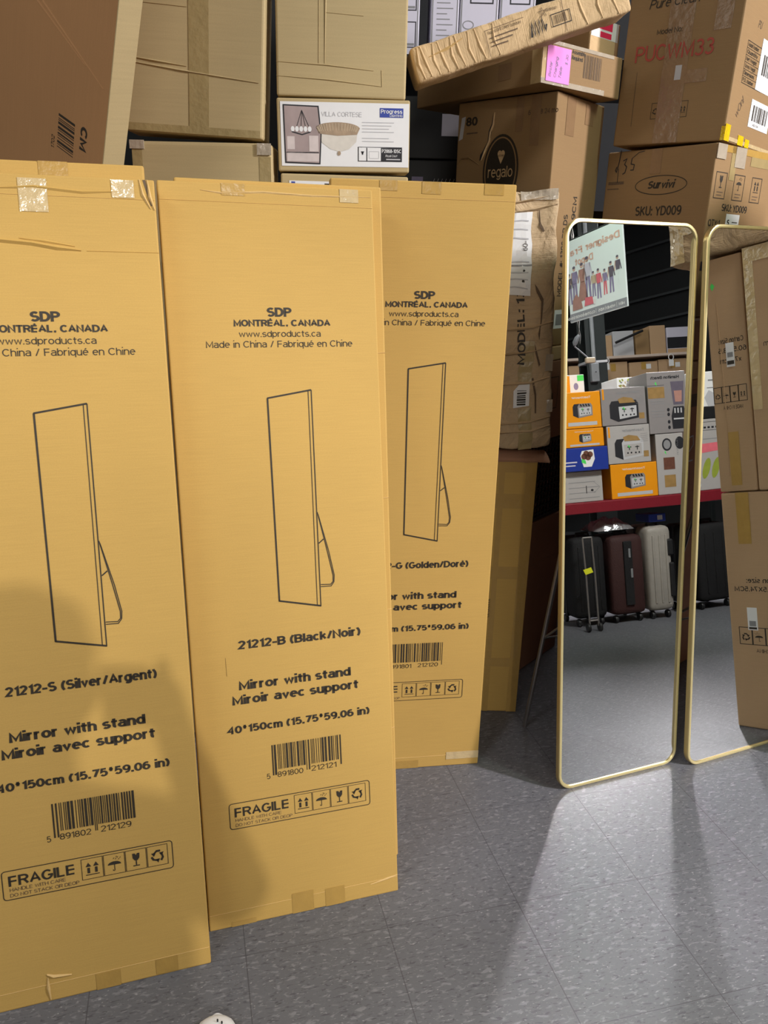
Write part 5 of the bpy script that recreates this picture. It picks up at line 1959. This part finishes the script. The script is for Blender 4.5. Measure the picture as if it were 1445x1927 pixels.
def skin_rings(a_, rings, m_):
    n = len(rings[0])
    vv = [v for r_ in rings for v in r_]
    ff = [(i * n + k, i * n + (k + 1) % n, (i + 1) * n + (k + 1) % n, (i + 1) * n + k) for i in range(len(rings) - 1) for k in range(n)]
    ff += [tuple(range(n)), tuple(reversed(range((len(rings) - 1) * n, len(rings) * n)))]
    a_.add(vv, ff, m_)


so = t.part('sole', smooth=True)
skin_rings(so, [foot_ring(y, w2, 0, .026) for y, w2 in ((0, .018), (.012, .030), (.06, .035), (.13, .034), (.19, .043), (.23, .045), (.25, .042), (.265, .035), (.276, .025), (.283, .010))], 'sole')
upr = t.part('upper', smooth=True)
skin_rings(upr, [foot_ring(y, w2, .014, z1) for y, w2, z1 in ((.004, .016, .075), (.018, .027, .085), (.06, .031, .080), (.11, .030, .078), (.15, .033, .072), (.19, .039, .060), (.23, .041, .051), (.25, .037, .046), (.262, .031, .042), (.272, .021, .035), (.279, .008, .027))], 'shoe_white')
la = t.part('laces', smooth=True)
for i in range(4):
    y, z = .125 + i * .018, .0790 - i * .0042
    la.tube([(-.016, y, z - .005), (0, y + .002, z), (.016, y, z - .005)], .0022, 'white', 6)
ev = t.part('vent_holes', label='small dark vent holes')
for x, y in ((.012, .245), (.020, .236), (.004, .250), (.024, .222)):
    ev.lathe((x, y, .0445), [(.0016, 0), (.0016, .006)], 'black', 8)
t.build()


# ------------------------------------------------------------------ the photographer, behind the lens (casts the shadow on the cartons)
def person():
    root = link('person', None)
    tag(root, 'person in a dark jacket holding up a phone, behind the viewpoint', 'person')
    me = bpy.data.meshes.new('body')
    P = {'hip': (.02, -.42, .92, .20, .15), 'waist': (.02, -.42, 1.08, .185, .13), 'chest': (.02, -.42, 1.28, .19, .13), 'neckb': (.02, -.43, 1.43, .075, .07),
         'neck': (.02, -.42, 1.49, .052, .052), 'chin': (.02, -.40, 1.55, .070, .080), 'head': (.02, -.41, 1.63, .078, .092), 'crown': (.02, -.415, 1.695, .055, .065)}
    for s, sg in (('l', -1), ('r', 1)):
        P.update({'sh' + s: (.02 + sg * .17, -.43, 1.385, .062, .062), 'el' + s: (.02 + sg * .225, -.27, 1.14, .055, .055), 'wr' + s: (sg * .075, -.055, 1.335, .028, .028),
                  'pa' + s: (sg * .052, -.030, 1.370, .026, .020),
                  'th' + s: (.02 + sg * .085, -.42, .80, .125, .13), 'kn' + s: (.02 + sg * .085, -.40, .49, .085, .085), 'an' + s: (.02 + sg * .10, -.43, .09, .040, .045),
                  'to' + s: (.02 + sg * .11, -.27, .035, .040, .032)})
    E_ = [('hip', 'waist'), ('waist', 'chest'), ('chest', 'neckb'), ('neckb', 'neck'), ('neck', 'chin'), ('chin', 'head'), ('head', 'crown')]
    for s in 'lr':
        E_ += [('chest', 'sh' + s), ('sh' + s, 'el' + s), ('el' + s, 'wr' + s), ('wr' + s, 'pa' + s), ('hip', 'th' + s), ('th' + s, 'kn' + s), ('kn' + s, 'an' + s), ('an' + s, 'to' + s)]
        sg = -1 if s == 'l' else 1
        for i in range(4):
            a_, b2 = 'f%s%da' % (s, i), 'f%s%db' % (s, i)
            P[a_] = (sg * (.062 - .002 * i), -.018 - .002 * i, 1.405 - .018 * i, .0085, .0085)
            P[b2] = (sg * (.048 - .002 * i), -.016, 1.412 - .018 * i, .0075, .0075)
            E_ += [('pa' + s, a_), (a_, b2)]
        P['t' + s] = (sg * .030, -.034, 1.372, .009, .009)
        E_ += [('pa' + s, 't' + s)]
    keys = list(P)
    me.from_pydata([P[k_][:3] for k_ in keys], [(keys.index(a_), keys.index(b2)) for a_, b2 in E_], [])
    ob = link('body', me, root)
    md = ob.modifiers.new('skin', 'SKIN')
    sv = me.skin_vertices[0].data
    for i, k_ in enumerate(keys):
        sv[i].radius = P[k_][3:5]
        sv[i].use_root = (k_ == 'hip')
    md.use_smooth_shade = True
    ss = ob.modifiers.new('sub', 'SUBSURF')
    ss.levels = ss.render_levels = 2
    me.materials.append(M['cloth'])
    hr = Acc()
    hr.lathe((.02, -.43, 1.60), [(.085, 0), (.098, .05), (.088, .095), (.055, .125), (.01, .135)], 'hair', 18)
    link('hair', hr.mesh('hair', None, True), root)
    ph = Acc()
    ph.box((-.037, -.020, 1.300), (.037, -.012, 1.400), 'black', .003)
    o = link('phone', ph.mesh('phone'))
    tag(o, 'black phone held up by the person behind the viewpoint', 'phone')


person()
